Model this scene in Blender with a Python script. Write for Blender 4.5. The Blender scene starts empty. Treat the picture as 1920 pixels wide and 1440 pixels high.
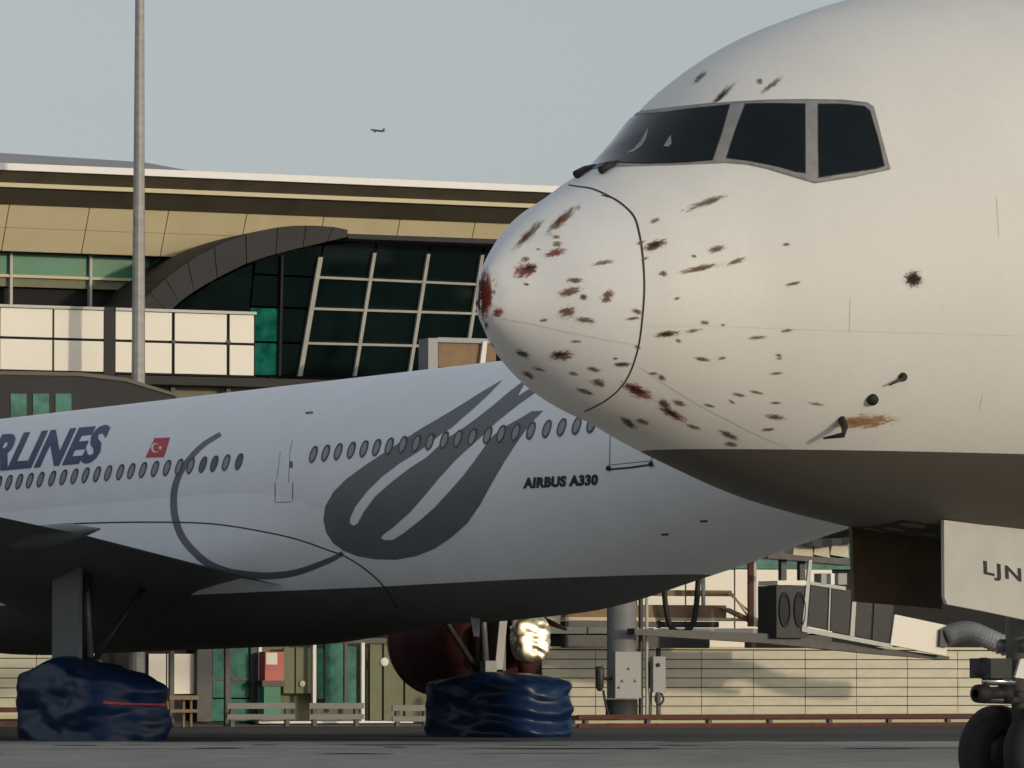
import bpy, bmesh, math, random
from mathutils import Vector, Matrix, noise
from mathutils.bvhtree import BVHTree
from mathutils.geometry import delaunay_2d_cdt
random.seed(7)
SC = bpy.context.scene
COL = SC.collection
R = math.radians

# ------------------------------------------------------------------ camera
F = 10000.0            # focal length in photo pixels (1920 wide)
HC = 1.4               # lens height above the apron
PITCH = math.atan(550 / F)
cam_d = bpy.data.cameras.new('camera')
cam = bpy.data.objects.new('camera', cam_d); COL.objects.link(cam)
cam_d.sensor_fit = 'HORIZONTAL'; cam_d.sensor_width = 36.0
cam_d.lens = 36.0 * F / 1920.0
cam_d.clip_start = 1.0; cam_d.clip_end = 60000.0
cam.location = (0, 0, HC)
cam.rotation_euler = (math.pi / 2 + PITCH, 0, 0)
SC.camera = cam

# ------------------------------------------------------------------ sky, sun, exposure
SUN_AZ = R(50)         # measured from straight behind the camera towards the right
SUN_EL = R(7.5)
S = Vector((math.sin(SUN_AZ) * math.cos(SUN_EL), -math.cos(SUN_AZ) * math.cos(SUN_EL), math.sin(SUN_EL)))
world = bpy.data.worlds.new('World'); SC.world = world; world.use_nodes = True
nt = world.node_tree
bg = nt.nodes['Background']
sky = nt.nodes.new('ShaderNodeTexSky'); sky.sky_type = 'NISHITA'; sky.sun_disc = False
sky.sun_elevation = SUN_EL; sky.sun_rotation = math.pi - SUN_AZ
sky.altitude = 0; sky.air_density = 1.0; sky.dust_density = 2.0; sky.ozone_density = 1.5
hs = nt.nodes.new('ShaderNodeHueSaturation'); hs.inputs['Saturation'].default_value = 0.5
veil = nt.nodes.new('ShaderNodeMix'); veil.data_type = 'RGBA'; veil.inputs['Factor'].default_value = 0.6   # even thin overcast in front of the blue
veil.inputs['B'].default_value = (2.03, 2.20, 2.42, 1)
nt.links.new(sky.outputs[0], hs.inputs['Color']); nt.links.new(hs.outputs[0], veil.inputs['A']); nt.links.new(veil.outputs['Result'], bg.inputs['Color'])
bg.inputs['Strength'].default_value = 0.15
sl = bpy.data.lights.new('sun', 'SUN'); sl.energy = 0.9; sl.angle = R(1.5); sl.color = (1.0, 0.85, 0.62)
sun = bpy.data.objects.new('sun', sl); COL.objects.link(sun)
sun.rotation_euler = (-S).to_track_quat('-Z', 'Y').to_euler()
SC.view_settings.view_transform = 'Standard'; SC.view_settings.look = 'None'
SC.view_settings.exposure = 0.42; SC.view_settings.gamma = 1.0
SC.view_settings.use_curve_mapping = False

# ------------------------------------------------------------------ helpers
CP, SP = math.cos(PITCH), math.sin(PITCH)
EYE = Vector((0, 0, HC))
def ray(px, py):
    return Vector(((px - 960) / F, CP - (720 - py) / F * SP, SP + (720 - py) / F * CP))
def at(px, py, d):                      # point seen at a pixel, d metres deep
    r = ray(px, py); return EYE + r * (d / r.y)
def hit_plane(px, py, p0, n):
    r = ray(px, py); t = (p0 - EYE).dot(n) / r.dot(n); return EYE + r * t

WL = {}
def wl(o): return WL[o.name] if o else Vector((0, 0, 0))
def link(o, parent, loc):
    COL.objects.link(o)
    if parent: o.parent = parent
    o.location = loc - wl(parent); WL[o.name] = loc.copy(); return o
def tag(o, label=None, cat=None, group=None, kind=None):
    if label: o['label'] = label
    if cat: o['category'] = cat
    if group: o['group'] = group
    if kind: o['kind'] = kind
    return o
def thing(name, loc, label, cat, group=None):
    return tag(link(bpy.data.objects.new(name, None), None, Vector(loc)), label, cat, group)
def add(name, verts, faces, mat, parent=None, smooth=False, base=False):
    vs = [Vector(v) for v in verts]
    lo = Vector([min(v[i] for v in vs) for i in range(3)]); hi = Vector([max(v[i] for v in vs) for i in range(3)])
    c = (lo + hi) / 2
    if base: c.z = lo.z
    me = bpy.data.meshes.new(name)
    me.from_pydata([v - c for v in vs], [], faces)
    for m in (mat if isinstance(mat, (list, tuple)) else [mat]): me.materials.append(m)
    if smooth: me.polygons.foreach_set('use_smooth', [True] * len(me.polygons))
    me.update()
    return link(bpy.data.objects.new(name, me), parent, c)
def clone(o, loc, parent):
    c = o.copy(); return link(c, parent, loc)
class MB:
    def __init__(s): s.v = []; s.f = []
    def face(s, pts):
        n = len(s.v); s.v += [Vector(p) for p in pts]; s.f.append(list(range(n, n + len(pts)))); return s
    def hexa(s, p):                      # 8 points: 4 of one end, 4 of the other
        n = len(s.v); s.v += [Vector(q) for q in p]
        for f in ((3, 2, 1, 0), (4, 5, 6, 7), (0, 1, 5, 4), (1, 2, 6, 5), (2, 3, 7, 6), (3, 0, 4, 7)): s.f.append([n + i for i in f])
        return s
    def box(s, c, ax, ay, az):           # centre and three half-axis vectors
        c = Vector(c); q = []
        for k in (-1, 1):
            for (i, j) in ((-1, -1), (1, -1), (1, 1), (-1, 1)): q.append(c + i * ax + j * ay + k * az)
        return s.hexa(q)
    def tube(s, pts, r, n=10, cap=True):
        pts = [Vector(p) for p in pts]; rs = r if isinstance(r, (list, tuple)) else [r] * len(pts)
        base = len(s.v); up = None
        for i, p in enumerate(pts):
            d = (pts[min(i + 1, len(pts) - 1)] - pts[max(i - 1, 0)]).normalized()
            a = d.cross(Vector((0, 0, 1)) if abs(d.z) < .9 else Vector((1, 0, 0))).normalized() if up is None else (up - d * up.dot(d)).normalized()
            up = a; b = d.cross(a)
            for k in range(n):
                t = 2 * math.pi * k / n; s.v.append(p + (a * math.cos(t) + b * math.sin(t)) * rs[i])
        for i in range(len(pts) - 1):
            for k in range(n):
                k2 = (k + 1) % n; s.f.append([base + i * n + k, base + i * n + k2, base + (i + 1) * n + k2, base + (i + 1) * n + k])
        if cap:
            s.f.append([base + k for k in range(n)][::-1]); s.f.append([base + (len(pts) - 1) * n + k for k in range(n)])
        return s
    def lathe(s, o, axis, prof, n=32, ref=None):     # profile of (along axis, radius)
        o = Vector(o); d = Vector(axis).normalized()
        a = d.cross(Vector((0, 0, 1)) if abs(d.z) < .9 else Vector((1, 0, 0))).normalized(); b = d.cross(a)
        base = len(s.v)
        for (h, r) in prof:
            for k in range(n):
                t = 2 * math.pi * k / n; s.v.append(o + d * h + (a * math.cos(t) + b * math.sin(t)) * max(r, 1e-4))
        for i in range(len(prof) - 1):
            for k in range(n):
                k2 = (k + 1) % n; s.f.append([base + i * n + k, base + i * n + k2, base + (i + 1) * n + k2, base + (i + 1) * n + k])
        return s
    def prism(s, poly, off):             # polygon extruded by a vector
        n = len(s.v); m = len(poly); off = Vector(off)
        s.v += [Vector(p) for p in poly] + [Vector(p) + off for p in poly]
        s.f.append([n + i for i in range(m)][::-1]); s.f.append([n + m + i for i in range(m)])
        for i in range(m):
            j = (i + 1) % m; s.f.append([n + i, n + j, n + m + j, n + m + i])
        return s
    def build(s, name, mat, parent=None, smooth=False, base=False): return add(name, s.v, s.f, mat, parent, smooth, base)

def grid_faces(nu, nv, wrap=False):
    f = []
    for i in range(nu - 1):
        for j in range(nv if wrap else nv - 1):
            j2 = (j + 1) % nv; f.append([i * nv + j, i * nv + j2, (i + 1) * nv + j2, (i + 1) * nv + j])
    return f
def pchip(xk, yk):
    n = len(xk); h = [xk[i + 1] - xk[i] for i in range(n - 1)]; d = [(yk[i + 1] - yk[i]) / h[i] for i in range(n - 1)]
    m = [0.0] * n; m[0] = d[0]; m[-1] = d[-1]
    for i in range(1, n - 1):
        if d[i - 1] * d[i] > 0:
            w1 = 2 * h[i] + h[i - 1]; w2 = h[i] + 2 * h[i - 1]; m[i] = (w1 + w2) / (w1 / d[i - 1] + w2 / d[i])
    def f(x):
        i = 0
        while i < n - 2 and x > xk[i + 1]: i += 1
        t = max(0.0, min(1.0, (x - xk[i]) / h[i]))
        return yk[i] * (1 + 2 * t) * (1 - t) ** 2 + h[i] * m[i] * t * (1 - t) ** 2 + yk[i + 1] * t * t * (3 - 2 * t) - h[i] * m[i + 1] * t * t * (1 - t)
    return f

# ------------------------------------------------------------------ materials
def mat(name, col, rough=.6, metal=0.0, var=.0, scale=3.0, bump=0.0, bscale=20.0, spec=.5, stretch=None, coat=0.0, detail=6):
    m = bpy.data.materials.new(name); m.use_nodes = True; t = m.node_tree; b = t.nodes['Principled BSDF']
    b.inputs['Roughness'].default_value = rough; b.inputs['Metallic'].default_value = metal
    b.inputs['Specular IOR Level'].default_value = spec; b.inputs['Coat Weight'].default_value = coat
    b.inputs['Base Color'].default_value = (*col, 1)
    g = t.nodes.new('ShaderNodeNewGeometry')
    vec = g.outputs['Position']
    if stretch:
        mp = t.nodes.new('ShaderNodeMapping'); mp.inputs['Scale'].default_value = stretch
        t.links.new(vec, mp.inputs['Vector']); vec = mp.outputs[0]
    if var:
        n = t.nodes.new('ShaderNodeTexNoise'); n.inputs['Scale'].default_value = scale; n.inputs['Detail'].default_value = detail; n.inputs['Roughness'].default_value = .62
        t.links.new(vec, n.inputs['Vector'])
        r = t.nodes.new('ShaderNodeMapRange'); r.inputs['From Min'].default_value = .3; r.inputs['From Max'].default_value = .7
        r.inputs['To Min'].default_value = 1 - var; r.inputs['To Max'].default_value = 1 + var
        t.links.new(n.outputs['Fac'], r.inputs['Value'])
        x = t.nodes.new('ShaderNodeVectorMath'); x.operation = 'SCALE'; x.inputs[0].default_value = col
        t.links.new(r.outputs[0], x.inputs['Scale']); t.links.new(x.outputs[0], b.inputs['Base Color'])
        r2 = t.nodes.new('ShaderNodeMapRange'); r2.inputs['To Min'].default_value = max(.02, rough - .12); r2.inputs['To Max'].default_value = min(1, rough + .12)
        t.links.new(n.outputs['Fac'], r2.inputs['Value']); t.links.new(r2.outputs[0], b.inputs['Roughness'])
    if bump:
        n2 = t.nodes.new('ShaderNodeTexNoise'); n2.inputs['Scale'].default_value = bscale; n2.inputs['Detail'].default_value = 4
        t.links.new(vec, n2.inputs['Vector'])
        bp = t.nodes.new('ShaderNodeBump'); bp.inputs['Strength'].default_value = bump; bp.inputs['Distance'].default_value = .02
        t.links.new(n2.outputs['Fac'], bp.inputs['Height']); t.links.new(bp.outputs[0], b.inputs['Normal'])
    return m
def two_tone(name, top, low, plane, const, rough, var, coat=0.0):
    """white upper paint, grey belly paint below a straight paint line (dot(P, plane) < const)"""
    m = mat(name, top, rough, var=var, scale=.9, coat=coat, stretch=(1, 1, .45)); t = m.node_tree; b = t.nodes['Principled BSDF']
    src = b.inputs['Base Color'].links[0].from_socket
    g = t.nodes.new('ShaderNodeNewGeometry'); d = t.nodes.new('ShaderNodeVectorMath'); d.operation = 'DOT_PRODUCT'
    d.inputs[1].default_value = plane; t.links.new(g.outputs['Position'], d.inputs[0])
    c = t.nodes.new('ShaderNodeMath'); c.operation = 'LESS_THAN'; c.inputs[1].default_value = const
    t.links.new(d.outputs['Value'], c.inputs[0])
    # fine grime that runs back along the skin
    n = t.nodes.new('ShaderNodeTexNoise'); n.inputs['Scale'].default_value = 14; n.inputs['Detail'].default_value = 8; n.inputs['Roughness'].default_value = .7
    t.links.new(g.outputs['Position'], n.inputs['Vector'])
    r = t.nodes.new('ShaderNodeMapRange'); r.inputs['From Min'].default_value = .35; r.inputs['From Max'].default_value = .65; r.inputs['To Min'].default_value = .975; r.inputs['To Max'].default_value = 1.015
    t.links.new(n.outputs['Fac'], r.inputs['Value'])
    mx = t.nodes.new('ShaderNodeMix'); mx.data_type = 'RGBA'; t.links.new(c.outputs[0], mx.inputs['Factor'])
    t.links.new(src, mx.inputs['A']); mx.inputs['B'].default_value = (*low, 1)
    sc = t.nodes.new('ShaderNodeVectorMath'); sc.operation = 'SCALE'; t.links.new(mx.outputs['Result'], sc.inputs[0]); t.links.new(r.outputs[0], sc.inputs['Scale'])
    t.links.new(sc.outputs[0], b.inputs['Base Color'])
    return m
def stain_mat(name, col, col2):
    m = bpy.data.materials.new(name); m.use_nodes = True; t = m.node_tree; b = t.nodes['Principled BSDF']
    b.inputs['Roughness'].default_value = .75; b.inputs['Specular IOR Level'].default_value = .25
    uv = t.nodes.new('ShaderNodeUVMap'); g = t.nodes.new('ShaderNodeNewGeometry'); oi = t.nodes.new('ShaderNodeObjectInfo')
    ln = t.nodes.new('ShaderNodeVectorMath'); ln.operation = 'LENGTH'; t.links.new(uv.outputs[0], ln.inputs[0])
    mp = t.nodes.new('ShaderNodeMapping'); mp.inputs['Scale'].default_value = (2.2, 2.6, 1)
    t.links.new(uv.outputs[0], mp.inputs['Vector'])
    ml = t.nodes.new('ShaderNodeMath'); ml.operation = 'MULTIPLY'; ml.inputs[1].default_value = 37; t.links.new(oi.outputs['Random'], ml.inputs[0])
    n = t.nodes.new('ShaderNodeTexNoise'); n.noise_dimensions = '4D'; n.inputs['Scale'].default_value = 1.5; n.inputs['Detail'].default_value = 6; n.inputs['Roughness'].default_value = .7
    t.links.new(mp.outputs[0], n.inputs['Vector']); t.links.new(ml.outputs[0], n.inputs['W'])
    a = t.nodes.new('ShaderNodeMath'); a.operation = 'MULTIPLY_ADD'; a.inputs[1].default_value = 2.6; a.inputs[2].default_value = -.55
    t.links.new(n.outputs['Fac'], a.inputs[0])
    sb = t.nodes.new('ShaderNodeMath'); sb.operation = 'SUBTRACT'; t.links.new(a.outputs[0], sb.inputs[0]); t.links.new(ln.outputs['Value'], sb.inputs[1])
    r = t.nodes.new('ShaderNodeMapRange'); r.interpolation_type = 'SMOOTHSTEP'; r.inputs['From Min'].default_value = -.12; r.inputs['From Max'].default_value = .42; r.inputs['To Max'].default_value = .74
    t.links.new(sb.outputs[0], r.inputs['Value']); t.links.new(r.outputs[0], b.inputs['Alpha'])
    mx = t.nodes.new('ShaderNodeMix'); mx.data_type = 'RGBA'; mx.inputs['A'].default_value = (*col2, 1); mx.inputs['B'].default_value = (*col, 1)
    r3 = t.nodes.new('ShaderNodeMapRange'); r3.inputs['From Min'].default_value = 0; r3.inputs['From Max'].default_value = .6
    t.links.new(sb.outputs[0], r3.inputs['Value']); t.links.new(r3.outputs[0], mx.inputs['Factor']); t.links.new(mx.outputs['Result'], b.inputs['Base Color'])
    return m

M = dict(
    concrete=mat('pale_concrete', (.33, .31, .27), .9, var=.3, scale=.9, bump=.3, bscale=6, detail=9),
    dusty=mat('dusty_concrete', (.30, .27, .225), .9, var=.3, scale=.7, bump=.3, bscale=5, detail=9),
    asphalt=mat('asphalt', (.062, .060, .055), .85, var=.4, scale=1.1, bump=.4, bscale=8),
    line=mat('worn_white_marking', (.45, .44, .41), .8, var=.4, scale=1.5),
    frame=mat('window_surround_grey', (.24, .24, .235), .5, var=.15, scale=8),
    glass=mat('cockpit_glass', (.005, .009, .012), .07, spec=.22, var=.2, scale=2),
    seam=mat('dark_sealant', (.03, .028, .025), .7),
    faintseam=mat('faint_skin_joint', (.50, .49, .46), .6),
    paleseam=mat('pale_strip', (.62, .6, .55), .5),
    black=mat('black_rubber', (.012, .012, .013), .7, var=.2, scale=10),
    tyre=mat('tyre_rubber', (.014, .014, .014), .8, var=.3, scale=12, bump=.2),
    steel=mat('gear_steel_grey', (.20, .20, .195), .4, .3, var=.15, scale=8),
    dsteel=mat('dark_steel', (.05, .05, .05), .5, .3, var=.2, scale=6),
    chrome=mat('bright_chrome', (.75, .74, .72), .2, 1.0),
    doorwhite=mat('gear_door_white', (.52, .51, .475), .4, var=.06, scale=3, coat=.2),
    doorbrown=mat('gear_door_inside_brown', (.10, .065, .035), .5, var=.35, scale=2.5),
    ink=mat('black_lettering', (.02, .02, .022), .5),
    navy=mat('navy_lettering', (.025, .045, .12), .5, var=.1, scale=2),
    tulip=mat('grey_livery_paint', (.125, .132, .138), .5, var=.08, scale=1),
    red=mat('flag_red', (.50, .02, .04), .5),
    white=mat('white_paint', (.78, .78, .76), .5),
    rim=mat('window_rim_dark', (.05, .052, .058), .4),
    shade=mat('window_shade_grey', (.24, .24, .25), .35, var=.15, scale=5),
    pane=mat('cabin_pane_dark', (.02, .022, .027), .15),
    winggrey=mat('wing_grey', (.16, .165, .17), .45, var=.1, scale=.8),
    tarp=mat('navy_tarpaulin', (.006, .024, .075), .36, var=.35, scale=2.0, bump=.10, bscale=9, spec=.3),
    strap=mat('red_strap', (.5, .06, .08), .6, var=.3, scale=8),
    redcover=mat('red_engine_cover', (.05, .006, .006), .8, var=.3, scale=2),
    lip=mat('intake_lip_grey', (.10, .095, .075), .6, var=.2, scale=3),
    foil=mat('crumpled_foil', (1.0, .90, .68), .46, 1.0, var=.03, scale=6, bump=.15, bscale=4),
    mast=mat('galvanised_mast', (.36, .35, .33), .5, .35, var=.18, scale=3, stretch=(1, 1, 2)),
    roofgrey=mat('roof_sheet_grey', (.30, .30, .29), .6, var=.1, scale=.5),
    roofwhite=mat('roof_edge_white', (.88, .87, .83), .5, var=.06, scale=1),
    brown=mat('fascia_bronze', (.085, .072, .05), .55, var=.18, scale=1.2),
    gold=mat('fascia_trim_cream', (.60, .53, .33), .5, var=.1, scale=2),
    soffit=mat('soffit_cream', (.66, .57, .36), .6, var=.06, scale=.8),
    greenglass=mat('green_glass', (.055, .24, .14), .25, var=.25, scale=1.0, stretch=(.4, .4, 2), spec=.12),
    tealglass=mat('teal_door_glass', (.012, .15, .115), .2, var=.55, scale=2.5, spec=.12),
    darkglass=mat('dark_curtain_glass', (.004, .012, .012), .08, var=.4, scale=.6),
    mull=mat('mullion_white', (.50, .50, .46), .5, var=.12, scale=2),
    archgrey=mat('arch_cladding_grey', (.022, .022, .023), .7, var=.25, scale=.8),
    panel=mat('white_wall_panel', (.88, .83, .72), .5, var=.035, scale=1.2),
    board=mat('cream_board', (.64, .60, .46), .6, var=.1, scale=1.6, stretch=(1, 1, 3)),
    olive=mat('olive_panel', (.17, .18, .10), .6, var=.2, scale=2),
    recess=mat('dark_recess', (.010, .010, .009), .8),
    rust=mat('rust_red_rail', (.11, .032, .018), .75, var=.4, scale=3),
    colgrey=mat('column_grey', (.20, .20, .20), .6, var=.15, scale=2),
    boxgrey=mat('cabinet_grey', (.32, .33, .33), .5, var=.1, scale=4),
    railgrey=mat('rail_grey', (.13, .13, .125), .5, .2, var=.15, scale=4),
    grille=mat('grille_dark', (.03, .03, .032), .6, var=.3, scale=5),
    yellow=mat('hazard_yellow', (.55, .42, .05), .6),
    redbox=mat('red_cabinet', (.55, .10, .07), .5, var=.12, scale=3),
    tanbox=mat('tan_panel', (.26, .17, .09), .7, var=.2, scale=3),
    cable=mat('black_cable', (.012, .012, .012), .6),
    jet=mat('distant_aircraft_grey', (.10, .10, .11), .5),
)
ST = dict(r=stain_mat('stain_blood_red', (.17, .012, .008), (.33, .07, .05)),
          b=stain_mat('stain_brown', (.11, .045, .018), (.30, .17, .09)),
          d=stain_mat('stain_dark', (.022, .014, .010), (.10, .06, .04)),
          g=stain_mat('stain_grey_brown', (.16, .12, .085), (.30, .26, .21)),
          o=stain_mat('stain_orange_rust', (.34, .16, .06), (.48, .34, .20)))

# decals laid on a curved skin ------------------------------------------------
class Skin:
    def __init__(s, verts, faces): s.t = BVHTree.FromPolygons([tuple(v) for v in verts], faces)
    def hit(s, px, py):
        r = ray(px, py).normalized(); loc, n, i, d = s.t.ray_cast(EYE, r)
        if loc is None: return None, None
        if n.dot(r) > 0: n = -n
        return loc, n
    def near(s, p):
        loc, n, i, d = s.t.find_nearest(p); return loc, n
def patch(name, skin, poly, off, mt, parent, step=10.0, uv=None, thick=0.0):
    """piece of thin film or plate that follows the skin inside a pixel outline"""
    pts = []
    for i in range(len(poly)):
        a = Vector(poly[i]); b = Vector(poly[(i + 1) % len(poly)]); n = max(1, int((b - a).length / step))
        pts += [a + (b - a) * k / n for k in range(n)]
    nb = len(pts); xs = [p.x for p in pts]; ys = [p.y for p in pts]
    def inside(x, y):
        c = False; j = nb - 1
        for i in range(nb):
            if (pts[i].y > y) != (pts[j].y > y) and x < (pts[j].x - pts[i].x) * (y - pts[i].y) / (pts[j].y - pts[i].y) + pts[i].x: c = not c
            j = i
        return c
    y = min(ys) + step * .5; extra = []
    while y < max(ys):
        x = min(xs) + step * .5
        while x < max(xs):
            if inside(x, y) and min((Vector((x, y)) - p).length for p in pts[:nb]) > step * .45: extra.append(Vector((x, y)))
            x += step
        y += step
    co, ed, fa, *_ = delaunay_2d_cdt(pts + extra, [], [list(range(nb))], 1, 1e-4)
    vs = []; ok = []; uvs = []
    for c in co:
        l, n = skin.hit(c.x, c.y); ok.append(l is not None)
        vs.append(l + n * off if l is not None else Vector((0, 0, 0))); uvs.append(uv(c.x, c.y) if uv else (0, 0))
    fa = [f for f in fa if all(ok[i] for i in f)]
    used = sorted(set(i for f in fa for i in f)); mp = {k: i for i, k in enumerate(used)}
    if not fa: return None
    fa = [[mp[i] for i in f] for f in fa]; vs = [vs[i] for i in used]
    # face the camera
    out = []
    for f in fa:
        n = (vs[f[1]] - vs[f[0]]).cross(vs[f[2]] - vs[f[0]]); out.append(f if n.dot(EYE - vs[f[0]]) > 0 else f[::-1])
    o = add(name, vs, out, mt, parent, smooth=True)
    if uv:
        l = o.data.uv_layers.new(name='UVMap'); uu = [uvs[i] for i in used]
        for lp in o.data.loops: l.data[lp.index].uv = uu[lp.vertex_index]
    if thick:
        sm = o.modifiers.new('thick', 'SOLIDIFY'); sm.thickness = thick; sm.offset = -1
    return o
def strip_poly(path, widths):
    L = []; Rr = []
    for i, p in enumerate(path):
        a = Vector(path[max(0, i - 1)]); b = Vector(path[min(len(path) - 1, i + 1)]); d = (b - a).normalized(); n = Vector((-d.y, d.x))
        w = widths[i] if isinstance(widths, (list, tuple)) else widths
        L.append(Vector(p) + n * w / 2); Rr.append(Vector(p) - n * w / 2)
    return L, Rr
def strip(name, skin, path, w, off, mt, parent):
    fine = []; ws = []
    for i in range(len(path) - 1):
        a = Vector(path[i]); b = Vector(path[i + 1]); n = max(1, int((b - a).length / 8))
        wa = w[i] if isinstance(w, (list, tuple)) else w; wb = w[i + 1] if isinstance(w, (list, tuple)) else w
        for k in range(n): fine.append(a + (b - a) * k / n); ws.append(wa + (wb - wa) * k / n)
    fine.append(Vector(path[-1])); ws.append(w[-1] if isinstance(w, (list, tuple)) else w)
    L, Rr = strip_poly(fine, ws); vs = []; fs = []
    for a, b in zip(L, Rr):
        (la, na), (lb, nb) = skin.hit(a.x, a.y), skin.hit(b.x, b.y)
        if la is None or lb is None: continue
        vs += [la + na * off, lb + nb * off]
        if len(vs) > 2: n = len(vs); fs.append([n - 4, n - 3, n - 1, n - 2])
    return add(name, vs, fs, mt, parent) if fs else None
def smooth_path(p, n=6):
    out = []
    for i in range(len(p) - 1):
        p0 = Vector(p[max(0, i - 1)]); p1 = Vector(p[i]); p2 = Vector(p[i + 1]); p3 = Vector(p[min(len(p) - 1, i + 2)])
        for k in range(n):
            t = k / n
            out.append(.5 * ((2 * p1) + (p2 - p0) * t + (2 * p0 - 5 * p1 + 4 * p2 - p3) * t * t + (3 * p1 - p0 - 3 * p2 + p3) * t ** 3))
    out.append(Vector(p[-1])); return out
def text_mesh(body, bold=.02, spacing=1.0):
    c = bpy.data.curves.new('lettering', 'FONT'); c.body = body; c.offset = bold; c.space_character = spacing; c.resolution_u = 3
    o = bpy.data.objects.new('lettering', c); COL.objects.link(o)
    dg = bpy.context.evaluated_depsgraph_get(); dg.update()
    me = bpy.data.meshes.new_from_object(o.evaluated_get(dg))
    bm = bmesh.new(); bm.from_mesh(me); bmesh.ops.triangulate(bm, faces=bm.faces[:])
    for _ in range(4):
        le = [e for e in bm.edges if e.calc_length() > .16]
        if not le: break
        bmesh.ops.subdivide_edges(bm, edges=le, cuts=1); bmesh.ops.triangulate(bm, faces=bm.faces[:])
    bm.verts.index_update(); bm.faces.ensure_lookup_table()
    vs = [v.co.copy() for v in bm.verts]; fs = [[v.index for v in f.verts] for f in bm.faces]; bm.free()
    COL.objects.unlink(o); bpy.data.objects.remove(o); bpy.data.curves.remove(c); bpy.data.meshes.remove(me)
    x0 = min(v.x for v in vs); x1 = max(v.x for v in vs); y1 = max(v.y for v in vs); y0 = min(v.y for v in vs)
    return [((v.x - x0) / (x1 - x0), (v.y - y0) / (y1 - y0)) for v in vs], fs
def lettering(name, hitf, body, o, du, dv, off, mt, parent, bold=.02, spacing=1.0):
    uvv, fs = text_mesh(body, bold, spacing); vs = []
    for u, v in uvv:
        l, n = hitf(o[0] + du[0] * u + dv[0] * v, o[1] + du[1] * u + dv[1] * v)
        if l is None: l, n = EYE.copy(), Vector((0, 0, 1))
        vs.append(l + n * off)
    fs = [f for f in fs if all((vs[i] - EYE).length > 1 for i in f)]
    return add(name, vs, fs, mt, parent)

# ------------------------------------------------------------------ ground
def sheet(name, x0, x1, y0, y1, z, mt, lab=None):
    o = add(name, [(x0, y0, z), (x1, y0, z), (x1, y1, z), (x0, y1, z)], [[0, 1, 2, 3]], mt); o['kind'] = 'structure'; return o
sheet('ground', -9000, 9000, -6000, 20000, 0, M['dusty'])
sheet('concrete_strip', -300, 300, 105, 117, .004, M['concrete'])
sheet('asphalt_strip', -300, 300, 117, 152, .008, M['asphalt'])

# worn tar patches and sealed cracks on the apron
tarmat = mat('tar_seal', (.035, .033, .03), .8, var=.4, scale=3)
cst_ = bpy.data.objects['concrete_strip']
for k in range(26):
    y = random.choice((104.6, 105.3, 106.0, 110.0, 116.2, 98.0)) + random.uniform(-.5, .5); x = random.uniform(-11, 11); L_ = random.uniform(.25, 1.6); w_ = random.uniform(.15, .55)
    n = 14; vs = [(x + L_ * math.cos(2 * math.pi * i / n) * random.uniform(.6, 1.1), y + w_ * math.sin(2 * math.pi * i / n) * random.uniform(.5, 1.2), .012) for i in range(n)]
    add('tar_patch', vs, [list(range(n))], tarmat, cst_)

# ------------------------------------------------------------------ terminal frame of reference
A0 = at(0, 1000, 156.0); A1 = at(1040, 1000, 163.4)
TU = Vector((A1.x - A0.x, A1.y - A0.y, 0)).normalized(); TN = Vector((TU.y, -TU.x, 0)); T0 = Vector((A0.x, A0.y, 0))
def W(u, v, z): return T0 + TU * u + TN * v + Vector((0, 0, z))
def tp(px, py, v):                      # (u, z) of a pixel on the facade plane pushed v metres forward
    p = hit_plane(px, py, T0 + TN * v, TN); return (p - T0).dot(TU), p.z
def zt(py, v, px=0): return tp(px, py, v)[1]
def ut(px, v, py=900): return tp(px, py, v)[0]
def tb(name, u0, u1, v0, v1, z0, z1, mt, parent=None, mb=None):
    b = mb or MB(); b.hexa([W(u0, v0, z0), W(u1, v0, z0), W(u1, v1, z0), W(u0, v1, z0), W(u0, v0, z1), W(u1, v0, z1), W(u1, v1, z1), W(u0, v1, z1)])
    return b if mb else b.build(name, mt, parent)
def tpx(name, x0, x1, y0, y1, v0, v1, mt, parent=None, mb=None):     # rectangle given in pixels on its front face v1
    ym = (y0 + y1) / 2; xm = (x0 + x1) / 2
    return tb(name, ut(x0, v1, ym), ut(x1, v1, ym), v0, v1, zt(y1, v1, xm), zt(y0, v1, xm), mt, parent, mb)
UL, UR = -30.0, 55.0

# ---- main terminal: roof, fascia, soffit, clerestory
term = thing('terminal_building', W(5, 0, 0), 'long terminal building with white roof edge, bronze fascia and cream soffit panels', 'terminal')
zs = {y: zt(y, 3.2) for y in (287, 305, 318, 342, 350, 383)}
def extr(name, prof, mt, u0=UL, u1=UR):
    poly = [W(u0, v, z) for v, z in prof]; return MB().prism(poly, TU * (u1 - u0)).build(name, mt, term)
zA, zB, zC, zD, zE, zF = zt(305, 3.3), zt(318, 3.3), zt(342, 2.9), zt(350, 2.9), zt(383, 2.2), zt(470, 1.5)
extr('roof_edge', [(3.3, zB), (3.3, zA), (2.6, zA + .05), (2.6, zB)], M['roofwhite'])
extr('upper_fascia', [(3.15, zB), (2.85, zC), (2.2, zC), (2.2, zB)], M['brown'])
extr('fascia_trim', [(2.95, zC), (2.95, zD), (2.2, zD), (2.2, zC)], M['gold'])
extr('lower_fascia', [(2.78, zD), (2.25, zE), (1.6, zE), (1.6, zD)], M['brown'])
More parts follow.
